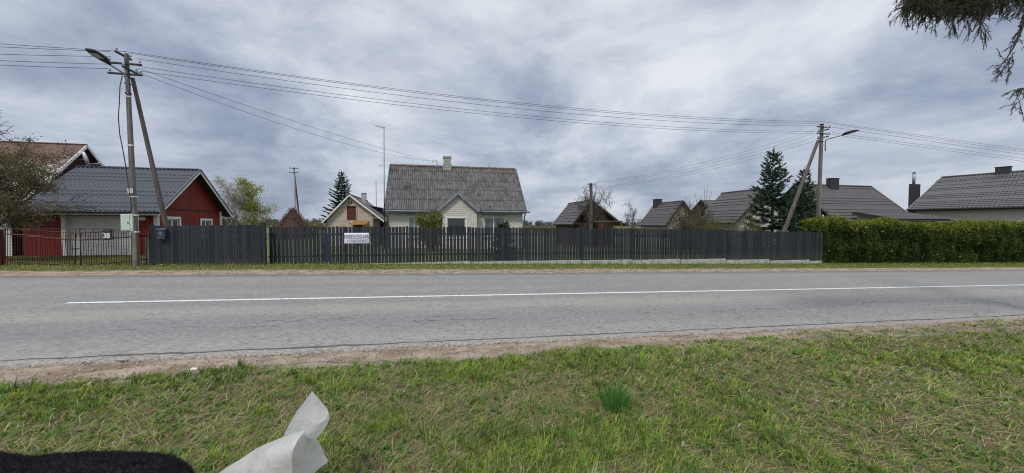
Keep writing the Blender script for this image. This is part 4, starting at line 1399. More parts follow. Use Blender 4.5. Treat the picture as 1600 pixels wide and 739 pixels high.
vm = VR - (ZR - pz) / sl
for s in (-1, 1):
    ue = pc + s * (pu1 - pu0 + 0.30) / 2
    ze = zt_(ue)
    ve = VR - (ZR - ze) / sl
    c = [(ue, PV - 0.22, ze), (ue, max(ve, PV), ze), (pc, vm + 0.05, pz + 0.03), (pc, PV - 0.22, pz + 0.03)]
    roof('porch_roof', M_['fibre cement'], mid, org, c, 0.15, 0.02, 1.1, 0.015, 6)
    board(mid, org, (ue, PV - 0.23, ze - 0.03), (pc + s * 0.0, PV - 0.23, pz), 0.16, 0.035, 'grey trim', 'verge_board')
mb = MB(org); mb.tube([(pc, PV - 0.24, pz + 0.05), (pc, vm + 0.1, pz + 0.05)], 0.06, 8); mb.build('ridge_cap', M_['grey trim'], mid, smooth=True)
for s in (1, -1):
    ve = VR - s * (VR - VE)
    roof('roof', M_['fibre cement'], mid, org, [(UL, ve, ZE), (UR, ve, ZE), (UR, VR, ZR), (UL, VR, ZR)], 0.15, 0.036, 1.12, 0.03, 7 if s > 0 else 3)
    for u in (UL - 0.02, UR + 0.02):
        board(mid, org, (u, ve, ZE - 0.02), (u, VR, ZR + 0.0), 0.20, 0.05, 'grey trim', 'verge_board')
mb = MB(org)
for q in np.arange(UL, UR - 0.4, 0.55): mb.tube([(q, VR, ZR + 0.035), (q + 0.56, VR, ZR + 0.04 + 0.004 * math.sin(q * 9))], [0.10, 0.09], 10)
mb.build('ridge_cap', plain('mossy ridge', (0.20, 0.165, 0.12), (0.14, 0.115, 0.095), 5, 0.9, 0.4), mid, smooth=True)
board(mid, org, (UL, VE + 0.03, ZE - 0.13), (pc - 1.7, VE + 0.03, ZE - 0.13), 0.16, 0.03, 'grey trim')
board(mid, org, (pc + 1.7, VE + 0.03, ZE - 0.13), (UR, VE + 0.03, ZE - 0.13), 0.16, 0.03, 'grey trim')
for a, b in ((UL - 0.05, pc - 1.62), (pc + 1.62, UR + 0.22)):
    mb = MB(org); mb.tube([(a, VE - 0.07, ZE - 0.07), (b, VE - 0.07, ZE - 0.09)], 0.06, 8); mb.build('gutter', M_['grey trim'], mid, smooth=True)
for u in (UL + 0.18, UR - 0.1):
    mb = MB(org); mb.tube([(u, VE - 0.07, ZE - 0.1), (u, VE - 0.02, ZE - 0.25), (u, V0 - 0.08, ZE - 0.45), (u, V0 - 0.08, ZG)], 0.05, 8); mb.build('downpipe', M_['grey trim'], mid, smooth=True)
c0, c1 = onv(693.2, 262, VR), onv(704.2, 246, VR)
mb = MB(org); mb.box((c0[0], VR - 0.28, ZR - 0.4), (c1[0], VR + 0.28, c1[2])); mb.box((c0[0] - 0.05, VR - 0.33, c1[2] - 0.14), (c1[0] + 0.05, VR + 0.33, c1[2] + 0.02)); mb.box((c0[0] - 0.05, VR - 0.34, ZR - 0.3), (c1[0] + 0.06, VR + 0.34, ZR + 0.2))
mb.build('chimney', M_['chimney brick'], mid, bevel=0.012)
hk = [onv(x, y, VR - 0.1) for x, y in ((683, 263), (683, 255), (682, 252), (679.5, 250.5), (677, 251.5), (676, 254.5))]
mb = MB(org); mb.tube(hk, 0.028, 7); mb.bar(onv(680, 262, VR - 0.12), onv(687, 262, VR - 0.12), 0.04, 0.05); mb.build('service_mast', M_['galvanised'], mid, smooth=True)
c0 = onv(764, 260, VR)
mb = MB(org); mb.tube([(c0[0], VR, ZR - 0.2), (c0[0], VR, ZR + 0.32)], 0.06, 8); mb.build('vent_pipe', M_['concrete'], mid, smooth=True)
p, q = onv(611.5, 334, V0), onv(617.5, 338.3, V0)
org2 = (p[0], V0 - 0.02, q[2])
hp = empty('number_plate', org2, 'small white house number plate high on the left of the cream brick wall', 'plate')
mb = MB(org2); mb.box((p[0], V0 - 0.025, q[2]), (q[0], V0 - 0.004, p[2])); mb.build('panel', M_['white plastic'], hp)
text('36', 0.15, 'lettering', plain('plate ink', (0.08, 0.11, 0.25)), hp, org2, ((p[0] + q[0]) / 2, V0 - 0.028, (p[2] + q[2]) / 2), 0.003)
# antenna masts
mv = 25.55
t0 = onv(600, 199, mv)
b0 = (onv(600.3, 360, mv)[0] , mv, ZG)
an = empty('antenna_mast', b0, 'tall thin steel antenna mast at the left corner of the middle house', 'antenna')
mb = MB(b0); mb.tube([b0, t0], [0.035, 0.022], 8); mb.build('pole', M_['dark metal'], an, smooth=True)
mb = MB(b0)
mb.tube([onv(586.5, 197.5, mv - 0.2), onv(602, 200.5, mv)], 0.016, 6)
for k in range(6):
    c0 = Vector(onv(586.5, 197.5, mv - 0.2)).lerp(Vector(onv(602, 200.5, mv)), k / 5.5 + 0.02)
    mb.tube([c0 - Vector((0.02, 0.32, 0)), c0 + Vector((0.02, 0.32, 0))], 0.006, 5)
mb.build('antenna', M_['galvanised'], an)
mb = MB(b0); mb.tube([onv(591, 259, mv - 0.15), onv(600, 260, mv)], 0.012, 5); mb.tube([onv(594, 257, mv - 0.3), onv(594, 262, mv + 0.1)], 0.008, 5); mb.build('side_arm', M_['galvanised'], an)
t0 = onv(587.5, 283, 33.5)
mb = MB((t0[0], 33.5, 0)); mb.tube([(t0[0], 33.5, -0.05), t0], [0.03, 0.02], 6)
mb.tube([t0, (t0[0] + 0.02, 33.3, t0[2] - 0.03)], 0.02, 5)
thing(mb, 'antenna_mast', M_['dark metal'], 'short plain antenna rod between the beige outbuilding and the middle house', 'antenna')

# --- beige outbuilding, gable to the road
V0, V1 = 30.0, 37.0
uc = onv(547, 305, V0)[0]
za = onv(547, 306, V0)[2]
ue0, ue1 = onv(503, 349, V0 - 0.25)[0], onv(601, 347, V0 - 0.25)[0]
ze = onv(503, 348.5, V0 - 0.25)[2]
sl = (za - ze) / (uc - ue0)
sr = (za - onv(601, 347, V0)[2]) / (ue1 - uc)
zw = lambda u: za - (sl if u < uc else sr) * abs(u - uc)
UA, UB = ue0 + 0.30, onv(594, 345, V0)[0]
ZG = -0.05
org = (uc, V0, ZG)
bg = empty('outbuilding', org, 'small beige brick outbuilding with a brown attic hatch and yellow awning', 'outbuilding')
hs = (onv(542, 323, V0)[0] - UA, onv(556, 323, V0)[0] - UA, onv(549, 345.2, V0)[2], onv(549, 323, V0)[2])
ds_ = (onv(551, 350, V0)[0] - UA, onv(566, 350, V0)[0] - UA, ZG, onv(560, 352.5, V0)[2])
mb = MB(org)
wall(mb, (UA, V0), (UB - 0.55, V0), ZG, [(0, zw(UA) - 0.05), (uc - UA, za - 0.08), (UB - UA - 0.55, zw(UB - 0.55) - 0.05)], [hs, ds_], inn=(0, 1))
for u in (UA, UB - 0.55): wall(mb, (u, V0), (u, V1), ZG, [(0, zw(u) - 0.05), (V1 - V0, zw(u) - 0.05)])
wall(mb, (UA, V1), (UB - 0.55, V1), ZG, [(0, zw(UA) - 0.05), (uc - UA, za - 0.08), (UB - UA - 0.55, zw(UB - 0.55) - 0.05)])
mb.box((UB - 0.55, V0 + 0.02, zw(UB) - 0.05 - 0.02), (UB + 0.0, V0 + 0.3, zw(UB) + 0.12))
mb.build('wall', M_['beige brick'], bg)
for hs_, nm, mn in ((hs, 'hatch', 'hatch boards'), (ds_, 'door', 'brown boards')):
    a, b, z0, z1 = hs_
    mb = MB(org); mb.quad((UA + a, V0 + 0.07, z0), (UA + b, V0 + 0.07, z0), (UA + b, V0 + 0.07, z1), (UA + a, V0 + 0.07, z1)); mb.build(nm, M_[mn], bg)
mb = MB(org)
x0, x1, z0, z1 = UA + hs[0], UA + hs[1], hs[2], hs[3]
mb.box((x1 + 0.02, V0 - 0.02, z0), (x1 + 0.12, V0 - 0.002, z1 + 0.12)); mb.box((x0 - 0.05, V0 - 0.02, z1 + 0.01), (x1 + 0.018, V0 - 0.002, z1 + 0.12)); mb.build('hatch_frame', M_['chimney brick'], bg)
mb = MB(org); mb.box((x0 + 0.1, V0 - 0.03, z0 - 0.22), (x1 - 0.05, V0 - 0.002, z0 - 0.02)); mb.build('sill', M_['plinth concrete'], bg)
mb = MB(org)
for x in (545.3, 549.2):
    c0 = onv(x, 317.5, V0)
    mb.box((c0[0] - 0.035, V0 - 0.02, c0[2] - 0.09), (c0[0] + 0.035, V0 - 0.002, c0[2] + 0.09))
mb.build('vent', M_['dark metal'], bg)
a0, a1 = onv(552, 346.2, V0 - 0.02), onv(574, 351.7, V0 - 0.7)
mb = MB(org); mb.prism([(a0[0], V0 - 0.003, a0[2] + 0.02), (a0[0] - 0.05, V0 - 0.75, a0[2] - 0.23), (a0[0] - 0.05, V0 - 0.75, a0[2] - 0.29), (a0[0], V0 - 0.003, a0[2] - 0.04)], (a1[0] - a0[0], 0, 0)); mb.build('awning', M_['yellow awning'], bg)
for s, ue in ((-1, ue0), (1, ue1)):
    c = [(ue, V0 - 0.3, zw(ue)), (ue, V1 + 0.3, zw(ue)), (uc, V1 + 0.3, za + 0.02), (uc, V0 - 0.3, za + 0.02)]
    roof('roof', M_['fibre cement'], bg, org, c, 0.15, 0.02, 1.1, 0.015, 5)
    board(bg, org, (ue, V0 - 0.31, zw(ue) - 0.03), (uc, V0 - 0.31, za - 0.01), 0.11, 0.03, 'white paint', 'verge_board')
mb = MB(org); mb.tube([(uc, V0 - 0.32, za + 0.04), (uc, V1 + 0.3, za + 0.04)], 0.07, 8); mb.build('ridge_cap', M_['fibre cement'], bg, smooth=True)
c0, c1 = onv(565.5, 320, 32.5), onv(571.8, 303.5, 32.5)
mb = MB(org); mb.box((c0[0], 32.25, c0[2] - 0.8), (c1[0], 32.75, c1[2])); mb.box((c0[0] - 0.03, 32.22, c1[2] + 0.002), (c1[0] + 0.03, 32.78, c1[2] + 0.06)); mb.build('chimney', M_['plinth concrete'], bg, bevel=0.01)
# dark lean-to behind
a, b, c_, d_ = onv(574, 321.5, 34), onv(601, 327.5, 34), onv(601, 346, 31.2), onv(588, 338, 31.2)
org = (a[0], 34, -0.05)
ln = empty('lean_to', org, 'black felt covered lean-to between the beige outbuilding and the middle house', 'shed')
mb = MB(org)
mb.prism([a, b, (b[0], 34, -0.05), (a[0], 34, -0.05)], (0, 3.0, 0)); mb.build('wall', M_['chimney dark'], ln)
mb = MB(org); mb.prism([(a[0] - 0.1, 33.75, a[2] + 0.07), (b[0] + 0.1, 33.75, b[2] + 0.06), (b[0] + 0.1, 33.75, b[2] + 0.012), (a[0] - 0.1, 33.75, a[2] + 0.012)], (0, 3.5, 0)); mb.build('roof', M_['grey trim'], ln)


# --- generic house with its gable to the road (ridge running away)
def gable_front(name, label, apex, eaveL, eaveR, V0, V1, zg, tile, wallm, gablem, prd, verge='soffit', ov=0.35, cat='house', hip=None, res=5, dark=False):
    uc, za = apex
    sl_ = (za - eaveL[1]) / (uc - eaveL[0])
    sr_ = (za - eaveR[1]) / (eaveR[0] - uc)
    zt = lambda u: za - (sl_ if u < uc else sr_) * abs(u - uc)
    org = (uc, V0, zg)
    r = empty(name, org, label, cat)
    ua, ub = eaveL[0] + 0.35, eaveR[0] - 0.35
    tops = [(0, zt(ua) - 0.06), (uc - ua, za - 0.09), (ub - ua, zt(ub) - 0.06)]
    mb = MB(org); wall(mb, (ua, V0), (ub, V0), zg, tops); mb.build('gable', M_[gablem], r)
    mb = MB(org)
    wall(mb, (ua, V1), (ub, V1), zg, tops)
    for u in (ua, ub): wall(mb, (u, V0), (u, V1), zg, [(0, zt(u) - 0.06), (V1 - V0, zt(u) - 0.06)])
    mb.build('wall', M_[wallm], r)
    for ue in (eaveL[0], eaveR[0]):
        vb = V1 + ov
        roof('roof', M_[tile], r, org, [(ue, V0 - ov, zt(ue)), (ue, vb, zt(ue)), (uc, vb - (hip or 0), za + 0.01), (uc, V0 - ov, za + 0.01)], prd, 0.018, 0.38, 0.04, res)
        board(r, org, (ue, V0 - ov - 0.01, zt(ue) - 0.06), (uc, V0 - ov - 0.01, za - 0.05), 0.20, 0.04, verge, 'verge_board')
        mb = MB(org); s_ = 1 if ue > uc else -1
        mb.quad((ue, V0 - ov, zt(ue) - 0.10), (uc, V0 - ov, za - 0.10), (uc, V0, za - 0.10), (ue, V0, zt(ue) - 0.10)); mb.build('soffit', M_['soffit'], r)
    mb = MB(org); mb.tube([(uc, V0 - ov, za + 0.03), (uc, V1 + ov - (hip or 0), za + 0.03)], 0.07, 8); mb.build('ridge_cap', M_[tile], r, smooth=True)
    return r, org


# shed in the bare tree
VA = 31.2
ap = onv(925, 313.5, VA); eL = onv(894.5, 351.5, VA); eR = onv(966, 346, VA)
back = VA + 5.6
r, org = gable_front('shed', 'dark boarded shed with grey roof and white edge behind the bare apple tree', (ap[0], ap[2]), (eL[0], eL[2]), (eR[0], eR[2]), VA + 0.3, back, -0.75, 'shed tiles', 'brown boards', 'brown boards', 0.3, cat='shed')
mb = MB(org); mb.bar((ap[0] + 0.35, VA - 0.10, ap[2] - 0.22), (eR[0], VA - 0.10, eR[2] + 0.10), 0.03, 0.10); mb.build('roof_edge', M_['white paint'], r)
e2 = onv(984, 353, VA)
mb = MB(org); mb.prism([(eR[0] - 0.3, VA, eR[2] + 0.15), (e2[0], VA, e2[2]), (e2[0], VA, e2[2] - 0.06), (eR[0] - 0.3, VA, eR[2] + 0.08)], (0, 5, 0)); mb.build('side_roof', M_['shed tiles'], r)
mb = MB(org); mb.box((ap[0] - 0.4, VA + 0.22, -0.7), (ap[0] + 0.7, VA + 0.29, 1.75)); mb.build('doorway', M_['dark metal'], r)
c0, c1 = onv(934, 349.5, VA - 0.7), onv(945, 357, VA - 0.7)
mb = MB((c0[0], VA - 0.7, -0.4)); mb.box((c0[0], VA - 0.7, -0.45), (c1[0] - 0.1, VA - 0.45, c0[2])); mb.box((c0[0] - 0.03, VA - 0.73, c0[2] + 0.002), (c1[0] - 0.07, VA - 0.42, c0[2] + 0.06))
thing(mb, 'brick_stack', M_['orange brick'], 'stack of orange bricks in front of the dark boarded shed', 'bricks', bevel=0.01)
for (x0, x1, y, v, lab) in ((922, 972, 346.5, 28.5, 'pale weathered rail frame standing in front of the dark boarded shed'), (976, 1004, 344.5, 30, 'dark low T shaped rail frame between the shed and the grey chimney house')):
    a, b = onv(x0, y, v), onv(x1, y - 0.2, v)
    mb = MB((a[0], v, -0.4))
    mb.bar(a, b, 0.09, 0.07)
    for t in ((0.03, 0.97) if x0 < 950 else (0.42,)):
        c0 = Vector(a).lerp(Vector(b), t)
        mb.bar((c0.x, v, -0.6), (c0.x, v, c0.z - 0.036), 0.08, 0.08, up=(0, 1, 0))
    thing(mb, 'rail_frame', M_['old wood' if x0 > 950 else 'grey bark'], lab, 'frame')

# house with dark chimney
VA = 33.6
ap = onv(1066.5, 315, VA); eL = onv(1040, 353, VA); eR = onv(1094, 352, VA)
r, org = gable_front('small_house', 'small stone-grey house with a square dark chimney behind the fence', (ap[0], ap[2]), (eL[0], eL[2]), (eR[0], eR[2]), VA + 0.25, VA + 5.2, -0.75, 'shed tiles', 'chimney brick', 'white brick', 0.3, hip=1.2)
c0, c1 = onv(1022.6, 325, VA + 4.3), onv(1031.6, 313, VA + 4.3)
mb = MB(org); mb.box((c0[0], VA + 3.95, c0[2] - 1.3), (c1[0], VA + 4.6, c1[2])); mb.box((c0[0] - 0.04, VA + 3.9, c1[2] + 0.002), (c1[0] + 0.04, VA + 4.65, c1[2] + 0.07)); mb.build('chimney', M_['chimney dark'], r)
# house with side gable, half hidden
VC = 45.0
a = onv(1095, 313, VC)
ue = a[0]
org = (ue, VC - 3, -0.8)
hc = empty('far_house', org, 'far house with a plain grey roof half hidden by the vine covered thicket', 'house')
hv = 3.3
zz = a[2]
zc = lambda v: zz - 0.82 * abs(v - VC)
mb = MB(org)
for u in (ue + 0.4, ue + 11.6): wall(mb, (u, VC - 2.9), (u, VC + 2.9), -0.9, [(0, zc(VC - 2.9) - 0.06), (2.9, zz - 0.09), (5.8, zc(VC + 2.9) - 0.06)])
for v in (VC - 2.9, VC + 2.9): wall(mb, (ue + 0.4, v), (ue + 11.6, v), -0.9, [(0, zc(v) - 0.06), (11.2, zc(v) - 0.06)])
mb.build('wall', M_['brown boards'], hc)
for s in (-1, 1):
    roof('roof', M_['shed tiles'], hc, org, [(ue, VC + s * hv, zc(VC - hv)), (ue + 12, VC + s * hv, zc(VC - hv)), (ue + 12, VC, zz), (ue, VC, zz)], 0.3, 0.018, 0.38, 0.04, 4)
    board(hc, org, (ue - 0.02, VC + s * hv, zc(VC - hv) - 0.05), (ue - 0.02, VC, zz - 0.05), 0.22, 0.04, 'soffit', 'verge_board')

# --- long grey house: gabled wing plus main roof
VW = 24.2
ap = onv(1198, 295.5, VW); eL = onv(1148, 349, VW); eR = onv(1245, 352, VW)
r, org = gable_front('long_house', 'long house with a brown-grey tiled roof and white gabled wing behind the spruces', (ap[0], ap[2]), (eL[0], eL[2]), (eL[0] * -1 + 2 * ap[0], eL[2]), VW + 0.35, VW + 4.3, -1.0, 'brown grey tiles', 'white brick', 'white brick', 0.3, ov=0.4, res=5)
ure = 40.5
vr = onu(1361, 292.8, ure)
VRm, ZRm = vr[1], vr[2]
e1 = onu(1410, 328, ure)
slm = (ZRm - e1[2]) / (VRm - e1[1])
zm = lambda v: ZRm - slm * abs(v - VRm)
ul = onv(1240, 292, VRm)[0]
ve = VRm - (ZRm - 1.85) / slm
roof('roof', M_['brown grey tiles'], r, org, [(ul, ve, 1.85), (ure, ve, 1.85), (ure, VRm, ZRm), (ul, VRm, ZRm)], 0.3, 0.018, 0.38, 0.04, 5)
vb = 2 * VRm - ve
roof('roof', M_['brown grey tiles'], r, org, [(ure, vb, 1.85), (ul, vb, 1.85), (ul, VRm, ZRm), (ure, VRm, ZRm)], 0.3, 0.018, 0.38, 0.04, 3)
mb = MB(org); mb.tube([(ul, VRm, ZRm + 0.03), (ure, VRm, ZRm + 0.03)], 0.08, 8); mb.build('ridge_cap', M_['brown grey tiles'], r, smooth=True)
mb = MB(org)
wall(mb, (ul + 0.3, ve + 0.4), (ure - 0.3, ve + 0.4), -1.1, [(0, zm(ve + 0.4) - 0.1), (ure - ul - 0.6, zm(ve + 0.4) - 0.1)])
wall(mb, (ure - 0.3, ve + 0.4), (ure - 0.3, vb - 0.4), -1.1, [(0, zm(ve + 0.4) - 0.1), (VRm - ve - 0.4, ZRm - 0.1), (vb - ve - 0.8, zm(ve + 0.4) - 0.1)])
wall(mb, (ul + 0.3, vb - 0.4), (ure - 0.3, vb - 0.4), -1.1, [(0, zm(ve + 0.4) - 0.1), (ure - ul - 0.6, zm(ve + 0.4) - 0.1)])
mb.build('wall', M_['white brick'], r)
board(r, org, (ure + 0.02, ve, 1.80), (ure + 0.02, VRm, ZRm - 0.05), 0.2, 0.05, 'brown grey tiles', 'verge_board')
c0, c1 = onv(1295.5, 300, VRm - 0.3), onv(1308.5, 280.3, VRm - 0.3)
mb = MB(org); mb.box((c0[0], VRm - 0.45, c0[2] - 0.8), (c1[0], VRm - 0.02, c1[2])); mb.box((c0[0] - 0.04, VRm - 0.49, c1[2] + 0.002), (c1[0] + 0.04, VRm + 0.02, c1[2] + 0.05)); mb.build('chimney', M_['chimney dark'], r)
# low porch roof in front of it
uL = 33.2
b1 = onu(1332, 331.5, uL)
f1 = onu(1404, 343.3, uL)
f2 = onv(1490, 342.3, f1[1])
sp_ = (b1[2] - f1[2]) / (b1[1] - f1[1])
b2 = (f2[0], b1[1], b1[2])
roof('porch_roof', M_['brown grey tiles'], r, org, [f1, (f2[0], f1[1], f1[2]), b2, b1], 0.25, 0.018, 0.38, 0.04, 5, thick=0.08)
board(r, org, (uL - 0.02, f1[1], f1[2] - 0.13), (uL - 0.02, b1[1], b1[2] - 0.13), 0.2, 0.04, 'chimney dark', 'fascia')
board(r, org, (uL, f1[1] - 0.02, f1[2] - 0.10), (f2[0], f1[1] - 0.02, f1[2] - 0.10), 0.12, 0.04, 'chimney dark', 'fascia')
mb = MB(org); wall(mb, (uL + 0.5, f1[1] + 0.5), (f2[0] - 0.8, f1[1] + 0.5), -1.1, [(0, f1[2] + 0.15), (f2[0] - uL - 1.3, f1[2] + 0.15)])
wall(mb, (uL + 0.5, f1[1] + 0.5), (uL + 0.5, b1[1]), -1.1, [(0, f1[2] + 0.1), (b1[1] - f1[1] - 0.5, b1[2] - 0.25)]); mb.build('porch', M_['beige brick'], r)

# --- right house, turned towards the road
fx, fy = 28.3 * 1.35, 25.7 * 1.35
ang = math.atan2(-0.89, 0.45)
fu, fv = fx * CT + fy * ST, -fx * ST + fy * CT
org = (fu, fv, -0.95)
rh = bpy.data.objects.new('right_house', None); COL.objects.link(rh)
rh.location = W(*org); rh.rotation_euler = (0, 0, ang)
tag(rh, 'grey tiled white brick house at the right edge behind the hedge', 'house')
L = lambda x, y, z: (fu + x, fv + y, z)              # x along the eave towards the road, y into the house
zE, wR, zRr = 3.085, 6.1, 6.43
roof('roof', M_['grey tiles'], rh, org, [L(0, 0, zE), L(8.6, 0, zE), L(8.6, wR, zRr), L(0.7, wR, zRr)], 0.24, 0.02, 0.36, 0.04, 6)
roof('roof', M_['grey tiles'], rh, org, [L(8.6, 2 * wR, zE), L(0, 2 * wR, zE), L(0.7, wR, zRr), L(8.6, wR, zRr)], 0.24, 0.02, 0.36, 0.04, 3)
mb = MB(org); mb.tube([L(0.7, wR, zRr + 0.03), L(8.6, wR, zRr + 0.03)], 0.085, 8); mb.build('ridge_cap', M_['grey tiles'], rh, smooth=True)
board(rh, org, L(-0.02, 0, zE - 0.04), L(0.68, wR, zRr - 0.02), 0.16, 0.05, 'grey trim', 'verge_board')
mb = MB(org); mb.tube([L(-0.05, -0.07, zE - 0.06), L(8.6, -0.07, zE - 0.06)], 0.065, 8); mb.build('gutter', M_['dark metal'], rh, smooth=True)
board(rh, org, L(0, 0.03, zE - 0.13), L(8.6, 0.03, zE - 0.13), 0.15, 0.03, 'chimney dark')
mb = MB(org)
zq = lambda y: zRr - (zRr - zE) / wR * abs(y - wR)
wall(mb, (fu + 0.4, fv + 0.5), (fu + 8.3, fv + 0.5), -1.1, [(0, zq(0.5) - 0.12), (7.9, zq(0.5) - 0.12)])
wall(mb, (fu + 0.4, fv + 2 * wR - 0.5), (fu + 8.3, fv + 2 * wR - 0.5), -1.1, [(0, zq(0.5) - 0.12), (7.9, zq(0.5) - 0.12)])
for x in (0.4, 8.3): wall(mb, (fu + x, fv + 0.5), (fu + x, fv + 2 * wR - 0.5), -1.1, [(0, zq(0.5) - 0.12), (wR - 0.5, zRr - 0.15), (2 * wR - 1.0, zq(0.5) - 0.12)])
mb.build('wall', M_['white brick'], rh)
mb = MB(org); mb.quad(L(0, 0.05, zE - 0.20), L(8.6, 0.05, zE - 0.20), L(8.6, 0.5, zE - 0.18), L(0, 0.5, zE - 0.18)); mb.build('soffit', M_['soffit'], rh)
sx = 4.45
mb = MB(org); mb.box(L(sx - 0.42, wR - 0.3, zRr - 0.5), L(sx + 0.42, wR + 0.3, zRr + 0.50)); mb.box(L(sx - 0.46, wR - 0.34, zRr + 0.502), L(sx + 0.46, wR + 0.34, zRr + 0.56)); mb.build('chimney', M_['chimney dark'], rh)
# separate chimney stack with a steel flue
VS = 24.0
VS = 27.5
c0, c1 = onv(1423, 325, VS), onv(1438.5, 288.5, VS)
org = (c0[0], VS, -1.0)
cs = empty('chimney_stack', org, 'free standing dark chimney stack with a bright steel flue left of the right house', 'chimney')
mb = MB(org); mb.box((c0[0], VS, -1.1), (c1[0], VS + 0.22, c1[2])); mb.build('stack', M_['chimney dark'], cs, bevel=0.015)
f0 = onv(1427.7, 288, VS + 0.2)
mb = MB(org); mb.tube([(f0[0], VS + 0.2, c1[2]), (f0[0], VS + 0.2, onv(1428, 272, VS + 0.2)[2])], 0.12, 12); mb.build('flue', M_['galvanised'], cs, smooth=True)
mb = MB(org); zf = onv(1428, 271.5, VS + 0.2)[2]; mb.lathe((f0[0], VS + 0.2, zf), [(0.15, 0), (0.15, 0.05), (0.04, 0.12)], 12); mb.build('cap', M_['dark metal'], cs)
# blue barrel glimpsed through the fence
c0 = onv(509, 372, 16.6)
zb = G(c0[0], 16.6)
org = (c0[0], 16.6, zb)
mb = MB(org); mb.lathe((c0[0], 16.6, zb), [(0.17, 0), (0.19, 0.03), (0.19, 0.38), (0.20, 0.4), (0.19, 0.42), (0.19, 0.72), (0.20, 0.74), (0.19, 0.76), (0.19, 1.12), (0.16, 1.15)], 18)
thing(mb, 'barrel', M_['blue plastic'], 'blue plastic barrel showing through the gaps of the picket fence', 'barrel', smooth=True)
# ------------------------------------------------------------------ vegetation
def tubes(polys, rads, sides=4):
    """polys (n, m, 3), rads (n, m) -> verts, sizes, idx"""
    polys = np.asarray(polys, float)
    rads = np.asarray(rads, float)
    n, m_, _ = polys.shape
    d = np.empty_like(polys)
    d[:, 1:-1] = polys[:, 2:] - polys[:, :-2]
    d[:, 0] = polys[:, 1] - polys[:, 0]
    d[:, -1] = polys[:, -1] - polys[:, -2]
    d /= np.linalg.norm(d, axis=2, keepdims=True) + 1e-9
    ref = np.array([0.31, 0.17, 0.93])
    r = np.cross(d, ref)
    r /= np.linalg.norm(r, axis=2, keepdims=True) + 1e-6
    t = np.cross(r, d)
    a = np.arange(sides) * 2 * PI / sides
    V = polys[:, :, None, :] + rads[:, :, None, None] * (r[:, :, None, :] * np.cos(a)[None, None, :, None] + t[:, :, None, :] * np.sin(a)[None, None, :, None])
    i = np.arange(m_ - 1)[:, None] * sides
    k = np.arange(sides)[None]
    k2 = (k + 1) % sides
    f = np.stack([i + k, i + k2, i + sides + k2, i + sides + k], -1).reshape(-1)
    idx = (np.arange(n)[:, None] * m_ * sides + f[None]).ravel()
    return V.reshape(-1, 3), np.full(n * (m_ - 1) * sides, 4), idx


class NP:
    def __init__(s): s.V, s.S, s.I, s.C, s.n = [], [], [], [], 0

    def add(s, V, S_, I, C=None):
        s.V.append(V); s.S.append(S_); s.I.append(np.asarray(I) + s.n); s.n += len(V)
        s.C.append(np.broadcast_to(np.asarray((0.1, 0.1, 0.1) if C is None else C, float), (len(V), 3)))

    def build(s, name, m, parent, org, smooth=False):
        return np_mesh(name, np.concatenate(s.V), np.concatenate(s.S), np.concatenate(s.I), m, parent, org, col=np.concatenate(s.C), smooth=smooth)


def diamonds(P, d, L, w, rng, C, flat=None):
    """leaf shaped quads from P along d"""
    n = len(P)
    d = d / (np.linalg.norm(d, axis=1, keepdims=True) + 1e-9)
    q = rng.normal(0, 1, (n, 3)) if flat is None else flat + rng.normal(0, 0.3, (n, 3))
    sd = np.cross(d, q)
    sd /= np.linalg.norm(sd, axis=1, keepdims=True) + 1e-9
    L = np.broadcast_to(L, n)[:, None]
    w = np.broadcast_to(w, n)[:, None]
    nn = np.cross(sd, d)
    V = np.stack([P, P + d * L * 0.45 + sd * w / 2 + nn * L * 0.06, P + d * L, P + d * L * 0.45 - sd * w / 2 + nn * L * 0.06], 1).reshape(-1, 3)
    return V, np.full(n, 4), np.arange(4 * n), np.repeat(np.broadcast_to(C, (n, 3)), 4, 0)


def grow(rng, p, d, L, r, lvl, cfg, out):
    ns = cfg['seg'][lvl]
    pts = [p]
    dd = d / np.linalg.norm(d)
    for i in range(ns):
        dd = dd + rng.normal(0, cfg['wob'][lvl], 3) + np.array([0, 0, cfg['trop'][lvl]])
        dd /= np.linalg.norm(dd)
        p = p + dd * L / ns
        pts.append(p)
    pts = np.array(pts)
    r1 = r * cfg['tap'][lvl]
    rad = np.linspace(r, max(r1, cfg['rmin']), ns + 1)
    out.setdefault(lvl, []).append((pts, rad))
    if lvl + 1 >= len(cfg['seg']): return
    nch = cfg['nch'][lvl]
    nch = max(1, int(round(nch * rng.uniform(0.8, 1.2))))
    for k in range(nch):
        f = cfg['f0'][lvl] + (1 - cfg['f0'][lvl]) * (k + rng.rand()) / nch
        x = f * ns
        i = min(int(x), ns - 1)
        q = pts[i] + (pts[i + 1] - pts[i]) * (x - i)
        ax = pts[i + 1] - pts[i]
        ax /= np.linalg.norm(ax)
        rv = rng.normal(0, 1, 3)
        rv -= ax * rv.dot(ax)
        rv /= np.linalg.norm(rv) + 1e-9
        an = math.radians(cfg['ang'][lvl]) * rng.uniform(0.7, 1.25)
        nd = ax * math.cos(an) + rv * math.sin(an)
        rr = rad[i] + (rad[i + 1] - rad[i]) * (x - i)
        LL = cfg['len'][lvl] * L * rng.uniform(0.65, 1.25) * (1 - 0.45 * f if lvl == 0 else 1)
        grow(rng, q, nd, LL, max(rr * cfg['rr'][lvl], cfg['rmin']), lvl + 1, cfg, out)


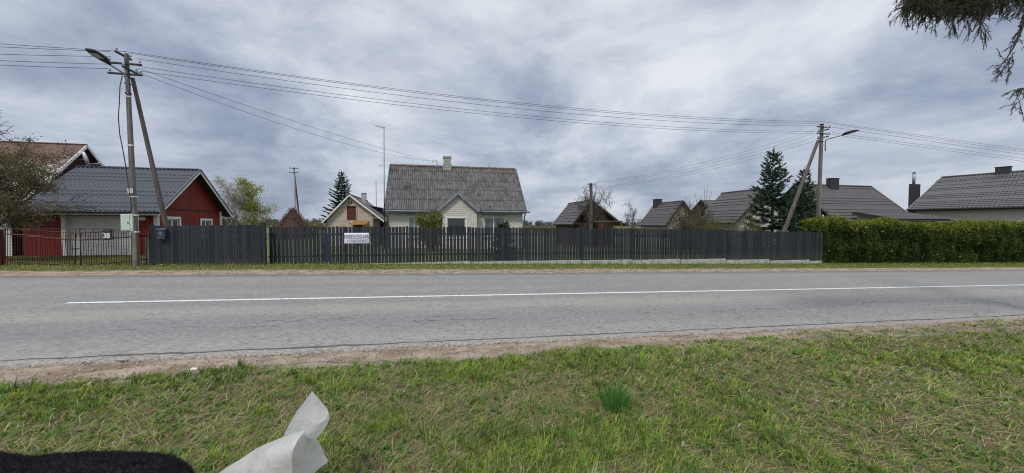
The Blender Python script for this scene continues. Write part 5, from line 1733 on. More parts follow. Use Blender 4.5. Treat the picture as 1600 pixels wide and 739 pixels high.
def tree(name, base, label, cat, cfg, height, r0, seed, bark, leaf=None, lean=(0, 0), group=None, twigcol=(0.10, 0.085, 0.07), stems=1, halfw=None):
    rng = np.random.RandomState(seed)
    out = {}
    for k in range(stems):
        a = rng.uniform(0, 2 * PI)
        d0 = np.array([lean[0] + (0.35 * math.cos(a) if stems > 1 else 0), lean[1] + (0.35 * math.sin(a) if stems > 1 else 0), 1.0])
        b = np.array(base) + (np.array([math.cos(a), math.sin(a), 0]) * rng.uniform(0.05, 0.25) if stems > 1 else 0)
        grow(rng, b - np.array([0, 0, 0.1]), d0, height * cfg.get('th', 0.6) * (rng.uniform(0.75, 1.05) if stems > 1 else 1), r0, 0, cfg, out)
    root = empty(name, base, label, cat, group)
    nl = len(cfg['seg'])
    B = np.array(base)
    allp = np.concatenate([q[0] for l in out.values() for q in l])
    sz = height / (np.percentile(allp[:, 2], 99.7) - B[2])
    rad_ = np.percentile(np.hypot(allp[:, 0] - B[0], allp[:, 1] - B[1]), 97)
    sx = (halfw / rad_) if halfw else sz
    sc = np.array([sx, sx, sz])

    def fit(p): return B + (p - B) * sc
    tr = NP()
    for pts, rad in out[0]: tr.add(*tubes([fit(pts)], [rad], 7))
    tr.build('trunk', M_[bark], root, base, True)
    cr = NP()
    lp, ld = [], []
    for l in range(1, nl):
        polys = fit(np.array([q[0] for q in out[l]]))
        rads = np.array([q[1] for q in out[l]])
        cr.add(*tubes(polys, rads, 5 if l == 1 else 3), twigcol)
        if l >= nl - 2:
            lp.append(polys[:, 1:].reshape(-1, 3)); ld.append((polys[:, 1:] - polys[:, :-1]).reshape(-1, 3))
    cr.build('branches', M_['twig'] , root, base)
    if leaf:
        lp, ld = np.concatenate(lp), np.concatenate(ld)
        n = leaf['n']
        ii = rng.randint(0, len(lp), n)
        P = lp[ii] + rng.normal(0, leaf.get('spread', 0.08), (n, 3))
        if 'zmax' in leaf:
            ok = P[:, 2] < leaf['zmax'] + rng.normal(0, 0.35, n)
            P = P[ok]; ii = ii[ok]; n = len(P)
        if 'rmax' in leaf:
            ok = np.hypot(P[:, 0] - B[0], P[:, 1] - B[1]) < leaf['rmax'] * rng.uniform(0.8, 1.05, n)
            P = P[ok]; ii = ii[ok]; n = len(P)
        D = ld[ii] / np.linalg.norm(ld[ii], axis=1, keepdims=True) * 0.5 + rng.normal(0, 0.7, (n, 3)) + np.array([0, 0, leaf.get('droop', -0.2)])
        pal = np.array(leaf['cols'])
        C = pal[rng.randint(0, len(pal), n)] * rng.uniform(0.75, 1.25, (n, 1))
        lf = NP(); lf.add(*diamonds(P, D, leaf['size'] * rng.uniform(0.6, 1.4, n), leaf['size'] * 0.6 * rng.uniform(0.7, 1.2, n), rng, C))
        lf.build('foliage', M_['leaf'], root, base)
    return root


def spruce(name, base, H, Rb, label, seed, cols, whorl=0.34, group=None, z0=0.06, dens_=1.0, up=0.25, gap=0.0):
    rng = np.random.RandomState(seed)
    root = empty(name, base, label, 'spruce tree', group)
    B = np.array(base, float)
    tr = NP()
    zz = np.linspace(-0.1, H, 9)
    tr.add(*tubes([np.stack([B[0] + 0.03 * np.sin(zz), B[1] + zz * 0, B[2] + zz], 1)], [np.linspace(0.016 * H + 0.02, 0.008, 9)], 8))
    tr.build('trunk', M_['bark'], root, base, True)
    cols = np.array(cols)
    fo = NP()
    bp, br = [], []
    TP, TD, TL, TS = [], [], [], []
    z = H * z0
    while z < H * 0.985:
        t = z / H
        nb = int(rng.randint(5, 8) * dens_)
        off = rng.uniform(0, 2 * PI)
        for k in range(nb):
            az = off + 2 * PI * k / nb + rng.normal(0, 0.22)
            L = Rb * (1 - t) ** 0.85 * rng.uniform(0.72, 1.15) + 0.10
            if rng.rand() < gap: L *= 0.6
            s = np.linspace(0, 1, 6)
            dr = np.array([math.cos(az), math.sin(az), 0])
            rise = (-0.30 + 0.75 * t) * s + up * s ** 2.2
            pts = B + np.array([0, 0, z + rng.normal(0, 0.05)]) + dr[None] * (s * L)[:, None] + np.array([0, 0, 1])[None] * (rise * L)[:, None]
            bp.append(pts); br.append(np.linspace(0.010 + 0.012 * L, 0.004, 6))
            nt = max(4, int(L / 0.085 * dens_))
            ss = rng.uniform(0.12, 1.0, nt)
            for q in ss:
                x = q * 5; i = min(int(x), 4)
                p = pts[i] + (pts[i + 1] - pts[i]) * (x - i)
                ax = pts[i + 1] - pts[i]; ax = ax / np.linalg.norm(ax)
                sgn = rng.choice([-1, 1])
                side = np.cross(ax, [0, 0, 1]) * sgn
                dd = ax * 0.75 + side * rng.uniform(0.4, 0.95) + np.array([0, 0, rng.uniform(-0.30, 0.08)])
                TP.append(p); TD.append(dd / np.linalg.norm(dd)); TL.append(np.clip(0.42 * L * (1.05 - q * 0.75), 0.10, 0.55) * rng.uniform(0.7, 1.2)); TS.append(q)
            TP.append(pts[-2]); TD.append((pts[-1] - pts[-2]) / np.linalg.norm(pts[-1] - pts[-2])); TL.append(L / 5 + 0.12); TS.append(1)
        z += whorl * (1.1 - 0.45 * t) * rng.uniform(0.85, 1.15)
    TP.append(B + np.array([0, 0, H - 0.1])); TD.append(np.array([0.02, 0, 1.0])); TL.append(0.35); TS.append(1)
    TP, TD, TL, TS = np.array(TP), np.array(TD), np.array(TL), np.array(TS)
    n = len(TP)
    C = cols[rng.randint(0, len(cols), n)] * rng.uniform(0.7, 1.25, (n, 1)) * (0.85 + 0.3 * TS[:, None])
    fo.add(*diamonds(TP, TD, TL, 0.07 + 0.10 * TL, rng, C))
    fo.add(*diamonds(TP, TD, TL * 0.95, 0.07 + 0.10 * TL, rng, C, flat=np.array([0, 0, 1.0])))
    for f in (0.2, 0.4, 0.6, 0.8, 0.95):
        P = TP + TD * (TL * f)[:, None]
        D = TD * 0.8 + rng.normal(0, 0.55, (n, 3)) + np.array([0, 0, -0.12])
        fo.add(*diamonds(P, D, (0.10 + 0.16 * TL) * rng.uniform(0.7, 1.3, n), 0.05, rng, C * rng.uniform(0.8, 1.2, (n, 1))))
    fo.build('foliage', M_['needle'], root, base)
    bb = NP(); bb.add(*tubes(bp, br, 4), (0.07, 0.058, 0.048)); bb.build('branches', M_['twig'], root, base)
    return root


def at(px, v, zg=None, py=352):
    u = onv(px, py, v)[0]
    return (u, v, G(u, v) if zg is None else zg)


SPC = [(0.036, 0.068, 0.044), (0.050, 0.088, 0.054), (0.030, 0.058, 0.042), (0.072, 0.115, 0.070)]
b = at(1206, 18.3); spruce('spruce_tree', b, onv(1207, 238, 18.3)[2] - b[2], 2.05, 'open branched young spruce with a bare leader left of the leaning pole brace', 5, SPC, 0.34, gap=0.2, up=0.30, dens_=1.25)
b = at(1255, 19.6); spruce('spruce_tree', b, onv(1256, 268, 19.6)[2] - b[2], 1.75, 'denser spruce standing between the leaning brace and its utility pole', 8, SPC, 0.27, up=0.22, dens_=1.15)
b = at(535, 47); spruce('spruce_tree', b, onv(536, 270, 47)[2] - b[2], 2.6, 'dark broad spruce rising behind the beige outbuilding', 3, [(0.016, 0.042, 0.018), (0.022, 0.052, 0.022), (0.03, 0.065, 0.026)], 0.42, dens_=1.25)
b = at(786, 17.6); spruce('dark_shrub', b, onv(786, 350, 17.6)[2] - b[2], 0.62, 'dark pointed evergreen shrub behind the fence under the right window of the middle house', 9, SPC, 0.16, dens_=1.1)['category'] = 'shrub'

BARE = dict(seg=[5, 5, 5, 4, 3], wob=[0.10, 0.20, 0.24, 0.28, 0.3], trop=[0.03, 0.03, 0.02, 0.02, 0.0], tap=[0.55, 0.35, 0.35, 0.4, 0.5], nch=[9, 6, 6, 5], f0=[0.35, 0.25, 0.2, 0.15], ang=[52, 48, 45, 42], len=[0.62, 0.55, 0.50, 0.5], rr=[0.5, 0.55, 0.55, 0.6], rmin=0.006, th=0.55)
# big twiggy tree at the left edge
cfg = dict(BARE, nch=[13, 7, 7, 6], wob=[0.08, 0.16, 0.26, 0.32, 0.34], trop=[0.02, 0.02, -0.02, -0.04, -0.02], rmin=0.008, len=[0.9, 0.55, 0.5, 0.5], f0=[0.22, 0.2, 0.2, 0.15])
b = at(-18, 18.6, 0.1)
tree('twiggy_tree', b, 'wide twiggy tree with sparse brownish olive leaves at the left edge', 'tree', cfg, onv(20, 188, 18.6)[2] - 0.1, 0.17, 21, 'bark',
     dict(n=34000, size=0.075, spread=0.11, rmax=2.5, zmax=5.1, cols=[(0.125, 0.11, 0.042), (0.15, 0.125, 0.055), (0.09, 0.082, 0.035), (0.19, 0.17, 0.06), (0.14, 0.11, 0.06)]), twigcol=(0.13, 0.11, 0.085), halfw=2.45)
# two birches
cfg = dict(BARE, seg=[6, 5, 5, 4], wob=[0.06, 0.12, 0.2, 0.22], trop=[0.05, 0.07, -0.12, -0.35], nch=[17, 8, 6], f0=[0.18, 0.2, 0.15], ang=[36, 42, 50], len=[0.42, 0.5, 0.55], rmin=0.010, th=0.9, tap=[0.15, 0.3, 0.3, 0.5])
b = at(373, 44); tree('birch_tree', b, 'pale silvery birch with hanging bare twigs right of the red garage', 'birch tree', cfg, onv(373, 278, 44)[2] - b[2], 0.17, 31, 'birch bark',
                      dict(n=2200, size=0.08, spread=0.2, cols=[(0.42, 0.39, 0.35), (0.50, 0.47, 0.43), (0.30, 0.27, 0.23)]), twigcol=(0.36, 0.335, 0.32), halfw=2.1)
b = at(398, 46); tree('birch_tree', b, 'birch in fresh yellow-green spring leaf right of the silvery birch', 'birch tree', cfg, onv(398, 282, 46)[2] - b[2], 0.16, 33, 'birch bark',
                      dict(n=11000, size=0.15, spread=0.22, cols=[(0.30, 0.32, 0.06), (0.37, 0.37, 0.09), (0.23, 0.25, 0.05)]), twigcol=(0.24, 0.22, 0.16), halfw=2.0)
SHRUB = dict(BARE, seg=[4, 4, 4, 3], wob=[0.16, 0.2, 0.26, 0.28], trop=[0.05, 0.05, 0.02, 0], nch=[7, 6, 5], f0=[0.1, 0.15, 0.1], ang=[38, 42, 45], len=[0.55, 0.55, 0.5], rmin=0.005, th=0.75, tap=[0.4, 0.4, 0.4, 0.5])
b = at(343, 34); tree('shrub', b, 'olive shrub peeping out past the eave of the red garage', 'shrub', SHRUB, 2.5, 0.04, 41, 'bark', dict(n=1800, size=0.12, cols=[(0.09, 0.085, 0.03), (0.12, 0.105, 0.04), (0.07, 0.075, 0.025)]), stems=7)
b = at(672, 23.6); tree('leafy_shrub', b, 'yellow-green shrub in young leaf in front of the left window of the middle house', 'shrub', SHRUB, onv(672, 330, 23.6)[2] - b[2], 0.03, 43, 'bark',
                        dict(n=9000, size=0.10, cols=[(0.19, 0.20, 0.04), (0.23, 0.23, 0.06), (0.14, 0.155, 0.035), (0.11, 0.12, 0.03)]), stems=8, halfw=0.8)
# apple tree, bare and mossy
cfg = dict(BARE, trop=[0.03, 0.05, -0.02, -0.10, -0.16], nch=[16, 7, 5, 5], wob=[0.10, 0.18, 0.22, 0.24, 0.3], len=[1.15, 0.55, 0.5, 0.5], f0=[0.35, 0.2, 0.15, 0.1], rmin=0.009, rr=[0.34, 0.5, 0.55, 0.6], th=0.58)
b = at(925, 29.4); tree('apple_tree', b, 'bare spreading apple tree with mossy limbs in front of the dark shed', 'tree', cfg, onv(920, 287, 29.4)[2] - b[2], 0.17, 52, 'grey bark',
                        dict(n=2600, size=0.06, spread=0.10, zmax=2.5, cols=[(0.10, 0.095, 0.04), (0.13, 0.12, 0.05), (0.08, 0.07, 0.04)]), twigcol=(0.105, 0.092, 0.072), halfw=2.5)
b = at(990, 41); tree('bare_tree', b, 'small thin bare tree left of the house with the dark chimney', 'tree', dict(cfg, trop=[0.04, 0.06, 0.03, 0, 0], nch=[8, 5, 5, 4]), onv(990, 314, 41)[2] - b[2], 0.07, 55, 'grey bark', twigcol=(0.13, 0.11, 0.10), halfw=1.5)
# pollard and vine thicket
cfg = dict(BARE, seg=[5, 6, 5, 3], wob=[0.30, 0.25, 0.14, 0.2], trop=[0.0, 0.02, 0.30, 0.1], nch=[6, 5, 3], f0=[0.35, 0.3, 0.2], ang=[60, 60, 35], len=[0.75, 0.55, 0.4], rmin=0.007, tap=[0.6, 0.5, 0.3, 0.5], th=0.62)
b = at(1092, 27.6); tree('pollarded_tree', b, 'gnarled pollarded tree sending up straight bare shoots above the vine thicket', 'tree', cfg, onv(1090, 293, 27.6)[2] - b[2], 0.19, 61, 'bark', twigcol=(0.11, 0.09, 0.06), halfw=1.25)


def bush(name, base, rad, hgt, n, size, cols, label, cat, seed, m='leaf', twigs=120, group=None, twigcol=(0.12, 0.09, 0.06), core=True, shape=1.0):
    """rounded shrub: stems in the middle, leaves through the outer volume"""
    rng = np.random.RandomState(seed)
    root = empty(name, base, label, cat, group)
    B = np.array(base, float)
    dirs = rng.normal(0, 1, (n, 3)); dirs[:, 2] = np.abs(dirs[:, 2]); dirs /= np.linalg.norm(dirs, axis=1, keepdims=True)
    lump = 0.75 + 0.5 * fbm(dirs[:, 0] * 3 + seed, dirs[:, 1] * 3 + dirs[:, 2] * 2, 1.0, seed)
    rr = (rng.rand(n) ** 0.45) * lump
    P = B + dirs * rr[:, None] * np.array([rad[0], rad[1], hgt])
    P[:, 2] = np.maximum(P[:, 2], B[2] + 0.02)
    pal = np.array(cols)
    C = pal[np.clip((fbm(P[:, 0], P[:, 2], 2.0, seed) * len(pal) * 1.4 - 0.3 + rng.normal(0, 0.6, n)).astype(int), 0, len(pal) - 1)] * rng.uniform(0.75, 1.25, (n, 1))
    D = dirs * 0.6 + rng.normal(0, 0.7, (n, 3))
    fo = NP(); fo.add(*diamonds(P, D, size * rng.uniform(0.6, 1.4, n), size * 0.55, rng, C)); fo.build('foliage', M_[m], root, base)
    d2 = rng.normal(0, 1, (twigs, 3)); d2[:, 2] = np.abs(d2[:, 2]) + 0.3; d2 /= np.linalg.norm(d2, axis=1, keepdims=True)
    s = np.linspace(0, 1, 5)
    L = (1.0 + 0.28 * rng.rand(twigs))
    polys = B + (d2 * np.array([rad[0], rad[1], hgt]))[:, None, :] * (s[None] * L[:, None])[:, :, None] + rng.normal(0, 0.04, (twigs, 5, 3)) * s[None, :, None]
    tw = NP(); tw.add(*tubes(polys, np.broadcast_to(np.linspace(0.02, 0.006, 5), (twigs, 5)), 3), twigcol); tw.build('stems', M_['twig'], root, base)
    return root


b = at(1074, 27.0); bush('vine_thicket', b, (2.0, 1.3), onv(1078, 322, 27)[2] - b[2], 5200, 0.13, [(0.14, 0.11, 0.075), (0.17, 0.14, 0.10), (0.10, 0.085, 0.05), (0.055, 0.085, 0.028), (0.09, 0.07, 0.045)], 'rounded thicket of brown tangled vines with green patches before the far house', 'thicket', 71, twigs=260)
YG = [(0.13, 0.145, 0.03), (0.17, 0.18, 0.045), (0.09, 0.11, 0.028), (0.20, 0.20, 0.06)]
for px, v, w, top, sd, lab in ((1118, 20.5, 0.9, 338, 1, 'yellow-green bush behind the fence left of the open branched spruce'), (1142, 19.6, 1.0, 342, 2, 'low yellow-green bush in front of the white gabled wing'), (1172, 18.0, 0.95, 339, 3, 'yellow-green bush at the foot of the open branched spruce'), (1104, 22.5, 0.7, 334, 4, 'dark green bush at the right side of the vine thicket')):
    b = at(px, v); bush('bush', b, (w, 0.7), onv(px, top, v)[2] - b[2], 2300, 0.085, YG if sd != 4 else [(0.03, 0.055, 0.016), (0.045, 0.075, 0.02), (0.06, 0.085, 0.03)], lab, 'bush', 80 + sd, twigs=70, group='bushes between the thicket and the spruces')
# brushwood heap round the far pole
b = at(458, 44.5)
rng = np.random.RandomState(90)
n = 2600
a = rng.uniform(0, 2 * PI, n); hh = rng.rand(n)
top = onv(460, 331, 44.5)[2] - b[2]
w = 2.05 * (1 - hh) ** 0.75 + 0.15
st = np.stack([b[0] + np.cos(a) * w * rng.uniform(0.8, 1.05, n), b[1] + np.sin(a) * w * 0.8, b[2] + hh * top * 0.97], 1)
dd = np.stack([-np.cos(a) * 0.5 + rng.normal(0, 0.35, n), -np.sin(a) * 0.5 + rng.normal(0, 0.3, n), 0.65 + rng.normal(0, 0.3, n)], 1)
ee = st + dd * rng.uniform(0.3, 0.75, n)[:, None]
root = empty('brushwood_heap', b, 'conical heap of reddish brown brushwood at the foot of the distant A-frame pole', 'brushwood heap')
pal = np.array([(0.14, 0.08, 0.065), (0.10, 0.06, 0.05), (0.18, 0.12, 0.10)])
V, S2, I = tubes(np.stack([st, (st + ee) / 2 + rng.normal(0, 0.03, (n, 3)), ee], 1), np.broadcast_to([0.022, 0.018, 0.010], (n, 3)), 3)
tw = NP(); tw.add(V, S2, I, np.repeat(pal[rng.randint(0, 3, n)], 9, 0)); tw.build('sticks', M_['twig'], root, b)
mb = MB(b); mb.lathe(b, [(1.75, 0.0), (1.5, top * 0.3), (0.95, top * 0.6), (0.3, top * 0.85), (0.02, top * 0.9)], 14); mb.build('core', plain('brush core', (0.075, 0.045, 0.038), (0.05, 0.03, 0.025), 8, 0.95, 0.5), root)

# thuja hedge
rng = np.random.RandomState(14)
hu0, hu1, hv0, hv1 = 19.95, 44.0, 14.95, 16.25
org = (hu0, hv0, G(hu0, hv0))
root = empty('thuja_hedge', org, 'clipped green thuja hedge with yellow-green tops continuing the line of the fence', 'hedge')


def htop(u):
    base = np.interp(u, [20, 23, 27, 31, 35, 44], [1.72, 1.62, 1.56, 1.56, 1.62, 1.5])
    per = 0.9 + 0.25 * (fbm(u, u * 0, 0.2, 5) - 0.5)
    ph = (u / per) % 1
    return base + 0.30 * np.sin(ph * PI) - 0.16 + 0.50 * (fbm(u, u * 0 + 3, 0.7, 2, 4) - 0.5) + 0.28 * (fbm(u, u * 0 + 9, 2.6, 4, 2) - 0.5)


n = 76000
u = rng.uniform(hu0, hu1, n)
tp = htop(u)
gr = gz(u, u * 0 + hv0)
side = rng.rand(n)
zf = rng.rand(n) ** 0.85
z = gr + 0.03 + (tp - gr - 0.03) * zf
bulge = 0.34 * (fbm(u * 1.5, z * 1.7, 1.0, 4, 3) - 0.5) * 2 - 0.10 * np.cos(u * 2 * PI / 0.95)
v = hv0 + 0.02 + bulge + rng.rand(n) ** 1.6 * 0.34 + 0.30 * np.clip(zf - 0.82, 0, 1)
tm = side < 0.34
v[tm] = rng.uniform(hv0 + 0.1, hv1, tm.sum())
z[tm] = tp[tm] - np.abs(rng.normal(0, 0.10, tm.sum())) + 0.05 - 0.12 * np.abs((v[tm] - (hv0 + hv1) / 2) / 0.65) ** 2
tm2 = (side > 0.34) & (side < 0.37)
u[tm2] = hu0 + rng.rand(tm2.sum()) * 0.25; v[tm2] = rng.uniform(hv0, hv1, tm2.sum())
hf = np.clip((z - gr) / (tp - gr), 0, 1)
lum = fbm(u * 1.3, z * 2.2, 1.0, 1, 3)
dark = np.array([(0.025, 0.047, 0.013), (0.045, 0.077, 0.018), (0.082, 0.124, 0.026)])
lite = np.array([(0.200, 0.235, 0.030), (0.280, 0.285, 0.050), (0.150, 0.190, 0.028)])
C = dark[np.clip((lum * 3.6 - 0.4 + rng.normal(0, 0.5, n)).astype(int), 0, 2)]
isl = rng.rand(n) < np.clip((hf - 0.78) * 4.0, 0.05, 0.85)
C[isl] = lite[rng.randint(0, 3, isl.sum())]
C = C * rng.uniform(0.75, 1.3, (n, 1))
P = np.stack([u, v, z], 1)
D = np.stack([rng.normal(0, 0.45, n), -0.55 + rng.normal(0, 0.3, n), 0.55 + rng.normal(0, 0.45, n)], 1)
D[tm] = np.stack([rng.normal(0, 0.4, tm.sum()), rng.normal(-0.1, 0.4, tm.sum()), 0.9 + rng.normal(0, 0.3, tm.sum())], 1)
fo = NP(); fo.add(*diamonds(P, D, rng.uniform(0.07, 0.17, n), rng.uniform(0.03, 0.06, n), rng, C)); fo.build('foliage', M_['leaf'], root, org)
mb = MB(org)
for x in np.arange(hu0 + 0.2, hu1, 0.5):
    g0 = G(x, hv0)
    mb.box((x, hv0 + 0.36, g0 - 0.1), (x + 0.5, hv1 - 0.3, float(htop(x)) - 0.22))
mb.build('light_block_core', plain('hedge core', (0.022, 0.028, 0.012), (0.012, 0.016, 0.008), 9, 0.95, 0.6), root)  # dark boxes added inside the hedge to block light coming through the leaves

# far woods
def woods(name, rows, label, seed):
    rng = np.random.RandomState(seed)
    fo = NP()
    for u0, u1, v0, v1, k, h0, h1, w0, q, sz, pal in rows:
        uu = rng.uniform(u0, u1, k); vv = rng.uniform(v0, v1, k); hh = rng.uniform(h0, h1, k); ww = rng.uniform(0.7, 1.3, k) * w0
        d = rng.normal(0, 1, (k, q, 3)); d /= np.linalg.norm(d, axis=2, keepdims=True)
        r = rng.rand(k, q, 1) ** 0.4
        gl = gz(uu, vv)
        P = np.stack([uu, vv, gl + hh * 0.52], 1)[:, None] + d * r * np.stack([ww, ww, hh * 0.5], 1)[:, None]
        pal = np.array(pal)
        C = np.repeat(pal[rng.randint(0, len(pal), k)], q, 0) * rng.uniform(0.75, 1.2, (k * q, 1))
        fo.add(*diamonds(P.reshape(-1, 3), rng.normal(0, 1, (k * q, 3)), sz * rng.uniform(0.6, 1.4, k * q), sz * 0.8, rng, C))
    tag(fo.build(name, M_['leaf'], None, (0, 0, 0)), label, 'wood', kind='stuff')


woods('distant_forest', [(-760, 760, 520, 640, 700, 7.5, 11.5, 4.0, 60, 1.6, [(0.055, 0.062, 0.060), (0.075, 0.072, 0.065), (0.09, 0.085, 0.06), (0.05, 0.06, 0.05)]),
                         (20, 160, 640, 760, 160, 14, 19, 5.0, 60, 1.9, [(0.055, 0.060, 0.065), (0.065, 0.068, 0.068)])], 'low dark line of woods along the horizon', 5)
woods('thicket_line', [(-75, 90, 88, 120, 300, 1.7, 2.7, 1.3, 70, 0.35, [(0.13, 0.12, 0.05), (0.15, 0.125, 0.075), (0.10, 0.105, 0.04), (0.12, 0.095, 0.065)]),
                       (9, 22, 95, 105, 16, 3.0, 4.2, 1.8, 110, 0.4, [(0.13, 0.13, 0.04), (0.11, 0.11, 0.04)])], 'rough olive and brown bushes far behind the yards', 6)
# bare tree whose twigs reach in at the right edge
b = at(1706, 19.0)
tree('bare_tree', b, 'bare tree outside the right edge whose fine twigs reach into the sky', 'tree', dict(BARE, nch=[9, 7, 5, 4], f0=[0.62, 0.25, 0.2, 0.15], rmin=0.009), 9.0, 0.2, 97, 'bark', twigcol=(0.07, 0.06, 0.06), halfw=3.0)


# near spruce overhanging from the right
def pxy(px, py, Y):
    d = ray(px, py)
    t = Y / d[1]
    x, y, z = d[0] * t, Y, EYE + d[2] * t
    return np.array([x * CT + y * ST, -x * ST + y * CT, z])


rng = np.random.RandomState(77)
tb = np.array([10.6 * CT + 5.6 * ST, -10.6 * ST + 5.6 * CT, 0.0]); tb[2] = G(tb[0], tb[1])
base = tuple(tb)
root = empty('overhanging_spruce', base, 'near old spruce whose drooping needled boughs hang into the upper right corner', 'spruce tree')
tr = NP()
zz = np.linspace(-0.2, 11, 12)
tr.add(*tubes([np.stack([tb[0] + 0.06 * np.sin(zz * 0.8), tb[1] + 0.05 * np.cos(zz), tb[2] + zz], 1)], [np.linspace(0.30, 0.12, 12)], 12))
tr.build('trunk', M_['bark'], root, base, True)
bough, brad = [], []
twig_s, twig_e, twig_c = [], [], []


def bez(a, b, c, n=7):
    t = np.linspace(0, 1, n)[:, None]
    return a * (1 - t) ** 2 + b * 2 * t * (1 - t) + c * t * t


def limb(start_z, ctrl, end, r0=0.045, r1=0.008):
    s = np.array([tb[0], tb[1], tb[2] + start_z])
    p = bez(s, ctrl, end, 8)
    bough.append(p); brad.append(np.linspace(r0, r1, 8))
    return p


def spray(p, dirn, L, k=7, sub=0.35, tone=1.0):
    """hanging twig with side twigs, all needled"""
    dirn = dirn / np.linalg.norm(dirn)
    s = np.linspace(0, 1, 6)
    wig = np.cumsum(rng.normal(0, 0.022, (6, 3)), 0) * s[:, None]
    pts = p + dirn[None] * (s * L)[:, None] + wig + np.array([0, 0, -0.10 * L])[None] * (s ** 2)[:, None]
    for i in range(5):
        twig_s.append(pts[i]); twig_e.append(pts[i + 1]); twig_c.append(tone)
    for q in range(k):
        f = rng.uniform(0.15, 1.0) * 5
        i = min(int(f), 4)
        b0 = pts[i] + (pts[i + 1] - pts[i]) * (f - i)
        sd = dirn * 0.8 + rng.normal(0, 0.55, 3) + np.array([0, 0, -0.35])
        sd /= np.linalg.norm(sd)
        ll = sub * L * rng.uniform(0.4, 1.1)
        e = b0 + sd * ll * 0.5
        e2 = e + (sd + np.array([0, 0, -0.4])) * ll * 0.5
        twig_s.extend([b0, e]); twig_e.extend([e, e2]); twig_c.extend([tone, tone])


# main mass along the top edge
for px, py, Y, z0 in ((1406, -6, 4.7, 4.9), (1418, 4, 4.9, 4.7), (1440, -22, 5.2, 5.2), (1462, -4, 4.6, 4.8), (1490, -10, 5.0, 4.9), (1520, -16, 4.8, 5.0), (1450, -60, 5.4, 5.6), (1545, -30, 5.1, 5.1)):
    e = pxy(px, py, Y)
    s = np.array([tb[0], tb[1], tb[2] + z0 + 0.3])
    p = limb(z0 + 0.3, (s + e) / 2 + np.array([0, 0, 0.35]), e)
    for k in range(95):
        f = rng.uniform(0.25, 1.0) * 7
        i = min(int(f), 6)
        q = p[i] + (p[i + 1] - p[i]) * (f - i)
        dn = (p[i + 1] - p[i]); dn = dn / np.linalg.norm(dn)
        spray(q, dn * 0.5 + rng.normal(0, 0.4, 3) + np.array([0, 0, -0.75]), rng.uniform(0.12, 0.34), 7)
# the fringe seen against the sky: x, lowest y
for x, yb in ((1411, 26), (1420, 34), (1429, 40), (1437, 33), (1446, 38), (1453, 46), (1460, 38), (1467, 42), (1475, 30), (1485, 53), (1493, 33), (1502, 38), (1511, 46), (1519, 52), (1526, 68), (1529, 66), (1534, 50), (1540, 36), (1553, 18), (1572, 24), (1578, 8)):
    Y = rng.uniform(4.5, 5.3)
    a, c = pxy(x + rng.uniform(-3, 4), -14, Y), pxy(x, yb, Y)
    spray(a, c - a, np.linalg.norm(c - a) * 0.93, 11 if x < 1545 else 4, 0.26)
    if x < 1545:
        a = pxy(x + rng.uniform(-6, 6), -22, Y + 0.2); c = pxy(x + rng.uniform(-5, 5), yb * 0.55, Y + 0.2)
        spray(a, c - a, np.linalg.norm(c - a), 9, 0.30)
for k in range(330):
    p_ = pxy(rng.uniform(1412, 1548), rng.uniform(-28, 12), rng.uniform(4.5, 5.5))
    spray(p_, rng.normal(0, 0.5, 3) + np.array([0, 0, -0.6]), rng.uniform(0.08, 0.2), 6, 0.45)
a, c = pxy(1440, 6, 4.7), pxy(1398, 15, 4.6)
bough.append(bez(a, (a + c) / 2, c, 8)); brad.append(np.linspace(0.012, 0.006, 8))
# right hand drooping bough
p0 = limb(4.6, pxy(1660, -40, 5.0), pxy(1592, 42, 4.8), 0.035, 0.012)
p1 = bez(pxy(1604, 18, 4.8), pxy(1594, 72, 4.8), pxy(1556, 112, 4.75), 8)
bough.append(p1); brad.append(np.linspace(0.014, 0.005, 8))
for px, py, ex, ey in ((1600, 10, 1588, 42), (1597, 25, 1586, 62), (1594, 45, 1578, 72), (1590, 60, 1576, 80), (1600, 40, 1594, 74), (1586, 82, 1566, 92), (1580, 90, 1552, 104), (1572, 98, 1556, 122), (1566, 104, 1545, 124), (1575, 96, 1567, 121), (1582, 88, 1576, 112), (1560, 108, 1548, 112), (1570, 94, 1560, 84), (1604, 60, 1598, 96), (1606, 0, 1600, 24)):
    a, c = pxy(px, py, 4.8 + rng.uniform(-0.1, 0.1)), pxy(ex, ey, 4.8 + rng.uniform(-0.1, 0.1))
    spray(a, c - a, np.linalg.norm(c - a) * 0.95, 5, 0.35, 1.3)
p2 = limb(3.6, pxy(1690, 118, 5.0), pxy(1590, 140, 4.8), 0.03, 0.008)
for px, py, ex, ey in ((1600, 139, 1571, 143), (1598, 140, 1578, 150), (1603, 138, 1588, 160), (1596, 140, 1592, 165), (1608, 140, 1600, 168)):
    a, c = pxy(px, py, 4.8), pxy(ex, ey, 4.75)
    spray(a, c - a, np.linalg.norm(c - a), 6, 0.4, 1.2)
# boughs outside the picture so that the tree is whole
for k in range(16):
    az = rng.uniform(-1.2, 1.6)
    z0 = rng.uniform(3.5, 9)
    L = 3.2 * (1 - z0 / 13) * rng.uniform(0.7, 1.1)
    s = np.array([tb[0], tb[1], tb[2] + z0]); e = s + np.array([math.cos(az) * L, math.sin(az) * L, -0.35 * L])
    p = limb(z0, (s + e) / 2 + np.array([0, 0, 0.3]), e)
    for q in range(26):
        f = rng.uniform(0.2, 1.0) * 7; i = min(int(f), 6)
        spray(p[i] + (p[i + 1] - p[i]) * (f - i), rng.normal(0, 0.5, 3) + np.array([0, 0, -0.7]), rng.uniform(0.2, 0.5), 5)
bg_ = NP(); bg_.add(*tubes(np.array(bough), np.array(brad), 6), (0.060, 0.048, 0.042))
S_, E_, TC = np.array(twig_s), np.array(twig_e), np.array(twig_c)
bg_.add(*tubes(np.stack([S_, (S_ + E_) / 2, E_], 1), np.broadcast_to([0.0032, 0.0028, 0.0022], (len(S_), 3)), 3), (0.075, 0.058, 0.045))
bg_.build('boughs', M_['twig'], root, base)
